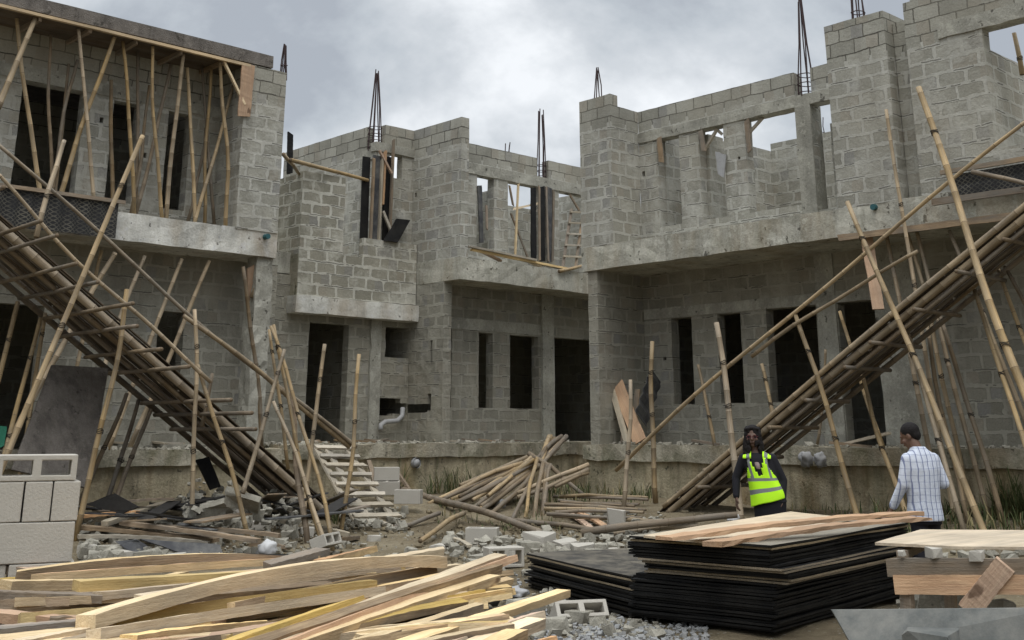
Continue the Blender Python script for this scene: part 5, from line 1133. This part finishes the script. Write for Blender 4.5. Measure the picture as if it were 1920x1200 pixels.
def fuse(o, vox_, it=4):
    m = o.modifiers.new('fuse', 'REMESH'); m.mode = 'VOXEL'; m.voxel_size = vox_; m.use_smooth_shade = True
    if it: s_ = o.modifiers.new('soften', 'SMOOTH'); s_.factor = .5; s_.iterations = it
def hand(mb, w_, d, nrm, th, curl=.5, s=1.0):
    """w_ wrist, d along the hand, nrm back of the hand, th towards the thumb"""
    w_, d = Vector(w_), Vector(d).normalized(); th = Vector(th); th = (th-d*th.dot(d)).normalized(); nrm = d.cross(th).normalized() if nrm > 0 else th.cross(d).normalized()
    for k, (o_, l) in enumerate(((.028, .072), (.010, .080), (-.010, .074), (-.028, .060))):
        k0 = w_+d*.012*s+th*o_*.6*s; k1 = w_+d*.085*s+th*o_*s; limb(mb, k0, k1, .014*s, .0115*s, 8)
        d1 = (d-nrm*curl*.6).normalized(); d2 = (d-nrm*curl*1.8).normalized(); a = k1+d1*l*.5*s; b = a+d2*l*.5*s
        limb(mb, k1, a, .0105*s, .0095*s, 8); limb(mb, a, b, .0095*s, .008*s, 8)
    t0 = w_+d*.025*s+th*.025*s; t1 = t0+(d*.5+th*.75).normalized()*.042*s; t2 = t1+(d*.9+th*.2-nrm*.3).normalized()*.034*s
    limb(mb, t0, t1, .015*s, .012*s, 8); limb(mb, t1, t2, .012*s, .009*s, 8)
def head(mb, c, yaw, pitch, s=1.0, face=True):
    R = Matrix.Rotation(yaw, 3, 'Z') @ Matrix.Rotation(pitch, 3, 'X'); c = Vector(c)
    T = lambda v: c+R @ (Vector(v)*s)
    ell(mb, T((0, -.012, .035)), (.074*s, .092*s, .085*s), R); ell(mb, T((0, .022, -.028)), (.058*s, .066*s, .075*s), R)
    ell(mb, T((0, .05, -.085)), (.028*s, .028*s, .022*s), R)                          # chin
    limb(mb, T((0, .082, .022)), T((0, .104, -.018)), .010*s, .015*s)                  # nose
    limb(mb, T((-.018, .086, -.052)), T((.018, .086, -.052)), .009*s, .009*s)          # lips
    limb(mb, T((-.04, .074, .028)), T((.04, .074, .028)), .012*s, .012*s)              # brow
    for e_ in (-1, 1):
        ell(mb, T((e_*.076, -.008, -.004)), (.010*s, .020*s, .032*s), R); ell(mb, T((e_*.045, .06, -.022)), (.022*s, .022*s, .022*s), R)
    return T, R
skin = mat_plain('dark_skin', (.105, .06, .042), .55, .12, 9, bump=.05, spec=.4)
skin2 = mat_plain('brown_skin', (.12, .065, .042), .55, .12, 9, bump=.05, spec=.4)
M['skin'] = skin; M['skin2'] = skin2
M['hair'] = mat_plain('black_hair', (.012, .010, .010), .75, .5, 60, bump=.9, spec=.2)
M['blackcloth'] = mat_plain('black_cloth', (.012, .012, .016), .85, .3, 8, bump=.3)
M['hiviz'] = mat_plain('fluorescent_fabric', (.50, .95, .02), .75, .06, 5, bump=.25)
M['reflect'] = mat_plain('grey_reflective_tape', (.19, .20, .20), .5, .1, 20)
M['blouse'] = mat_plain('pale_patterned_blouse', (.26, .20, .19), .8, .5, 40)
M['lens'] = mat_plain('spectacle_frame', (.10, .02, .03), .3, .1)
def mat_plaid():
    m, nt, b = newmat('white_plaid_shirt'); q = NB(nt); O = q.obj(); w_ = q.n('ShaderNodeTexNoise'); q.put(w_.inputs['Vector'], O); w_.inputs['Scale'].default_value = 5
    dv = q.n('ShaderNodeVectorMath', operation='MULTIPLY_ADD'); q.put(dv.inputs[0], w_.outputs['Color']); dv.inputs[1].default_value = (.035, .035, .035); q.put(dv.inputs[2], O)
    s_ = q.n('ShaderNodeSeparateXYZ'); q.put(s_.inputs[0], dv.outputs[0])
    def line(v, per, wd, off=0): 
        f = q.math('FRACT', q.math('ADD', q.math('DIVIDE', v, per), off)); return q.math('LESS_THAN', q.math('ABSOLUTE', q.math('SUBTRACT', f, .5)), wd/per/2)
    col = q.mix(q.math('MULTIPLY', line(s_.outputs[2], .062, .008), .40), (.56, .60, .68), (.16, .20, .33))
    col = q.mix(q.math('MULTIPLY', line(s_.outputs[0], .052, .009), .75), col, (.07, .09, .21))
    col = q.mix(q.math('MULTIPLY', line(s_.outputs[0], .048, .004, .3), .3), col, (.2, .24, .36))
    q.put(b.inputs['Base Color'], col); b.inputs['Roughness'].default_value = .85; b.inputs['Specular IOR Level'].default_value = .2
    q.put(b.inputs['Normal'], q.bump(q.noise(q.vscale(O, (9, 9, 4)), 1.0, 4, .6), .8, .03)); return m
M['plaid'] = mat_plaid()
VIEW = PSI-math.pi/2          # yaw that makes local +Y point away from the camera
# --- man, seen from behind, head bowed to his left
pm = atd(1735, 970, 12.4); pm.z = gz(pm.x, pm.y)-.03
MW = Matrix.Translation(pm) @ Matrix.Rotation(VIEW+.22, 4, 'Z')
mb = MB()
T, R = head(mb, (-.045, .065, 1.545), .75, -.42, 1.0)
limb(mb, (0, -.01, 1.36), (-.03, .035, 1.49), .062, .055)
loft(mb, [(.86, 0, 0, .135, .09), (.98, 0, 0, .13, .09), (1.12, 0, 0, .135, .09), (1.28, 0, 0, .15, .095), (1.38, 0, -.005, .15, .08), (1.42, 0, -.005, .07, .06)])
for e_, el_, wr in ((-1, (-.205, .00, 1.10), (-.262, .13, .885)), (1, (.215, -.03, 1.11), (.205, .20, 1.08))):
    limb(mb, (e_*.15, -.005, 1.345), el_, .048, .038); limb(mb, el_, wr, .038, .026)
hand(mb, (-.262, .13, .885), (-.35, .45, -.82), 1, (.4, .8, .2), .6); hand(mb, (.205, .20, 1.08), (-.35, .9, .1), 1, (-.3, 0, 1), .6)
for e_ in (-1, 1):
    limb(mb, (e_*.07, 0, .86), (e_*.09, .03+.04*e_, .47), .068, .055); limb(mb, (e_*.10, .03+.04*e_, .47), (e_*.11, -.02+.03*e_, .09), .052, .036)
    ell(mb, (e_*.115, .05+.03*e_, .045), (.048, .13, .045))
MAN = mb.build('person', 'skin2', None, mw=MW); fuse(MAN, .0075); tag(MAN, 'man in white and blue plaid shirt seen from behind, head bowed', 'person')
mb = MB(); ell(mb, T((0, -.026, .048)), (.083, .096, .086), R); ell(mb, T((0, -.058, .0)), (.066, .052, .062), R); o = mb.build('hair', 'hair', MAN, mw=MW); fuse(o, .008, 3)
mb = MB()
loft(mb, [(.77, .0, 0, .176, .133), (.83, 0, 0, .172, .13), (.95, 0, -.003, .158, .12), (1.10, 0, -.008, .160, .12), (1.24, 0, -.012, .172, .12), (1.33, 0, -.012, .165, .105), (1.385, 0, -.01, .14, .09), (1.43, -.005, .0, .078, .075), (1.455, -.008, .005, .068, .066)])
for e_, el_, wr in ((-1, (-.207, .0, 1.10), (-.258, .12, .905)), (1, (.217, -.03, 1.11), (.212, .10, 1.085))):
    limb(mb, (e_*.14, -.008, 1.335), el_, .064, .054); limb(mb, el_, wr, .053, .043)
o = mb.build('shirt', 'plaid', MAN, mw=MW); fuse(o, .010, 5)
mb = MB()
loft(mb, [(.74, 0, 0, .155, .115), (.90, 0, 0, .15, .108), (.98, 0, 0, .14, .10)])
for e_ in (-1, 1):
    limb(mb, (e_*.07, 0, .82), (e_*.09, .03+.04*e_, .47), .085, .07); limb(mb, (e_*.10, .03+.04*e_, .47), (e_*.112, -.02+.03*e_, .10), .072, .062)
o = mb.build('trousers', 'blackcloth', MAN, mw=MW); fuse(o, .010, 4)
# --- woman, facing the camera, weight on one hip
pw = atd(1441, 960, 13.7); pw.z = gz(pw.x, pw.y)-.02
WW = Matrix.Translation(pw) @ Matrix.Rotation(VIEW+math.pi-.28, 4, 'Z')
mb = MB()
T, R = head(mb, (.125, .02, 1.49), -.02, -.06, .97)
limb(mb, (.10, 0, 1.30), (.122, .0, 1.43), .052, .047)
loft(mb, [(.84, -.02, 0, .17, .11), (.95, 0, 0, .15, .10), (1.06, .03, 0, .13, .09), (1.20, .07, 0, .155, .10), (1.30, .09, 0, .14, .08), (1.345, .10, 0, .06, .05)])
for e_, el_, wr in ((1, (.335, -.01, 1.05), (.335, .055, .845)), (-1, (-.175, -.03, 1.03), (-.165, .02, .82))):
    limb(mb, (.085+e_*.165, 0, 1.265), el_, .045, .036); limb(mb, el_, wr, .035, .024)
hand(mb, (.335, .055, .845), (.0, .25, -.95), 1, (-.3, .9, .2), .5, .93); hand(mb, (-.165, .02, .82), (.05, .2, -.97), -1, (.1, .95, .2), .5, .93)
for e_ in (-1, 1):
    limb(mb, (-.02+e_*.075, 0, .84), (-.02+e_*.09, .03, .46), .07, .052); limb(mb, (-.02+e_*.09, .03, .46), (-.03+e_*.09, -.02, .08), .05, .034)
    ell(mb, (-.03+e_*.095, .05, .04), (.042, .12, .04))
WOM = mb.build('person', 'skin', None, mw=WW); fuse(WOM, .0075, 3); tag(WOM, 'woman in black clothes and bright yellow-green safety vest facing the camera', 'person')
# hair: long dark curls around the face
mb = MB(); rr = random.Random(11)
ell(mb, T((0, -.03, .05)), (.086, .09, .088), R)
for i in range(150):
    a = rr.uniform(.30, 2*math.pi-.30); z_ = rr.uniform(-.185, .095); rad_ = .080+.028*smooth(.08, -.14, z_)
    p = T((math.sin(a)*rad_, math.cos(a)*rad_*.95-.015, z_)); ell(mb, p, (.018, .018, .030), None, 8, 6)
for e_ in (-1, 1):
    for k in range(9): ell(mb, T((e_*(.084+.014*k/9)+rr.uniform(-.006, .006), .02, .03-.024*k)), (.016, .024, .024), None, 8, 6)
for k in range(7): ell(mb, T((-.06+.02*k, .062-.004*abs(k-3), .105-.004*abs(k-3))), (.024, .02, .018), None, 8, 6)
o = mb.build('hair', 'hair', WOM, mw=WW); fuse(o, .007, 1)
mb = MB()
for e_ in (-1, 1):
    ring = [T((e_*.033+.024*math.cos(a), .099, .008+.017*math.sin(a))) for a in [2*math.pi*i/12 for i in range(13)]]; mb.tube(ring, .003, 5)
    mb.tube([T((e_*.057, .099, .01)), T((e_*.078, .02, .01))], .003, 5)
mb.tube([T((-.009, .102, .01)), T((.009, .102, .01))], .003, 5); o = mb.build('glasses', 'lens', WOM, mw=WW)
mb = MB()
loft(mb, [(.80, -.02, 0, .19, .13), (.92, -.005, 0, .175, .12), (1.05, .03, 0, .155, .112), (1.18, .07, 0, .172, .118), (1.27, .085, 0, .172, .10), (1.325, .095, 0, .10, .07)])
for e_, el_, wr in ((1, (.335, -.01, 1.05), (.337, .048, .865)), (-1, (-.175, -.03, 1.03), (-.165, .015, .84))):
    limb(mb, (.085+e_*.155, 0, 1.262), el_, .058, .050); limb(mb, el_, wr, .050, .038)
o = mb.build('jacket', 'blackcloth', WOM, mw=WW); fuse(o, .010, 4)
mb = MB(); loft(mb, [(1.15, .072, .070, .03, .068), (1.19, .082, .070, .036, .068), (1.225, .09, .062, .032, .060)], 16); o = mb.build('blouse', 'blouse', WOM, mw=WW); fuse(o, .010, 2)
mb = MB(); loft(mb, [(.66, -.02, 0, .165, .12), (.80, -.02, 0, .178, .125), (.9, -.02, 0, .165, .115)])
for e_ in (-1, 1):
    limb(mb, (-.02+e_*.085, 0, .78), (-.02+e_*.09, .03, .46), .098, .07); limb(mb, (-.02+e_*.09, .03, .46), (-.03+e_*.09, -.02, .10), .068, .058)
o = mb.build('trousers', 'blackcloth', WOM, mw=WW); fuse(o, .010, 4)
# safety vest: cloth grid round the torso, tape bands as their own faces, straps over the shoulders
mb = MB(); NA, NZ = 64, 44; z0, z1 = .80, 1.27; vs = []
def vc(z): return -.005+.09*smooth(.80, 1.28, z)
def vp(a, z, o=0.0):
    rx = .188-.020*smooth(.80, 1.05, z)+.012*smooth(1.05, 1.25, z)+o; ry = .147-.014*smooth(.80, 1.05, z)+.006*smooth(1.1, 1.2, z)-.02*smooth(1.2, 1.3, z)+o
    c, s_ = math.cos(a), math.sin(a); f = 1+.02*math.sin(a*5+z*9)
    return Vector((vc(z)+rx*f*abs(c)**.8*(1 if c > 0 else -1), ry*f*abs(s_)**.8*(1 if s_ > 0 else -1), z-.05*math.cos(a)*smooth(1.1, .8, z)))
for j in range(NZ+1):
    for i in range(NA): vs.append(vp(2*math.pi*i/NA, z0+(z1-z0)*j/NZ))
fs = []; mi = []
for j in range(NZ):
    zc = z0+(z1-z0)*(j+.5)/NZ
    for i in range(NA):
        a = 2*math.pi*(i+.5)/NA; x_ = vs[j*NA+i].x-vc(zc); front = math.sin(a) > 0
        if zc > 1.03 and abs(math.cos(a)) > .985-.45*smooth(1.03, 1.2, zc): continue            # arm holes
        if front and zc > 1.08 and abs(x_-.015) < .012+.075*(zc-1.08)/.2: continue              # V neck
        if front and zc <= 1.08 and abs(x_-.015) < .005: continue
        band = (.905 < zc < .945) or (1.02 < zc < 1.06) or (zc > 1.06 and .085 < abs(x_) < .118)
        fs.append((j*NA+i, j*NA+(i+1) % NA, (j+1)*NA+(i+1) % NA, (j+1)*NA+i)); mi.append(1 if band else 0)
o_ = len(mb.v); mb.v += [tuple(v) for v in vs]; mb.f += fs; mb.mi += mi
for e_ in (-1, 1):
    NS = 8
    for k in range(5):
        xa = .062+.018*k; xb = xa+.018; pts = []
        for t in range(NS+1):
            ph = math.pi*t/NS; zz_ = 1.262+.083*math.sin(ph); yy = .116*math.cos(ph)
            drop = lambda x: -.55*(x-.06)
            pts += [(vc(1.27)+e_*xa, yy, zz_+drop(xa)*math.sin(ph)), (vc(1.27)+e_*xb, yy, zz_+drop(xb)*math.sin(ph))]
        mb.add(pts, [(2*t, 2*t+1, 2*t+3, 2*t+2) for t in range(NS)], 1 if k in (1, 2) else 0)
o = mb.build('safety_vest', ['hiviz', 'reflect'], WOM, True, WW); sm = o.modifiers.new('cloth', 'SOLIDIFY'); sm.thickness = .008
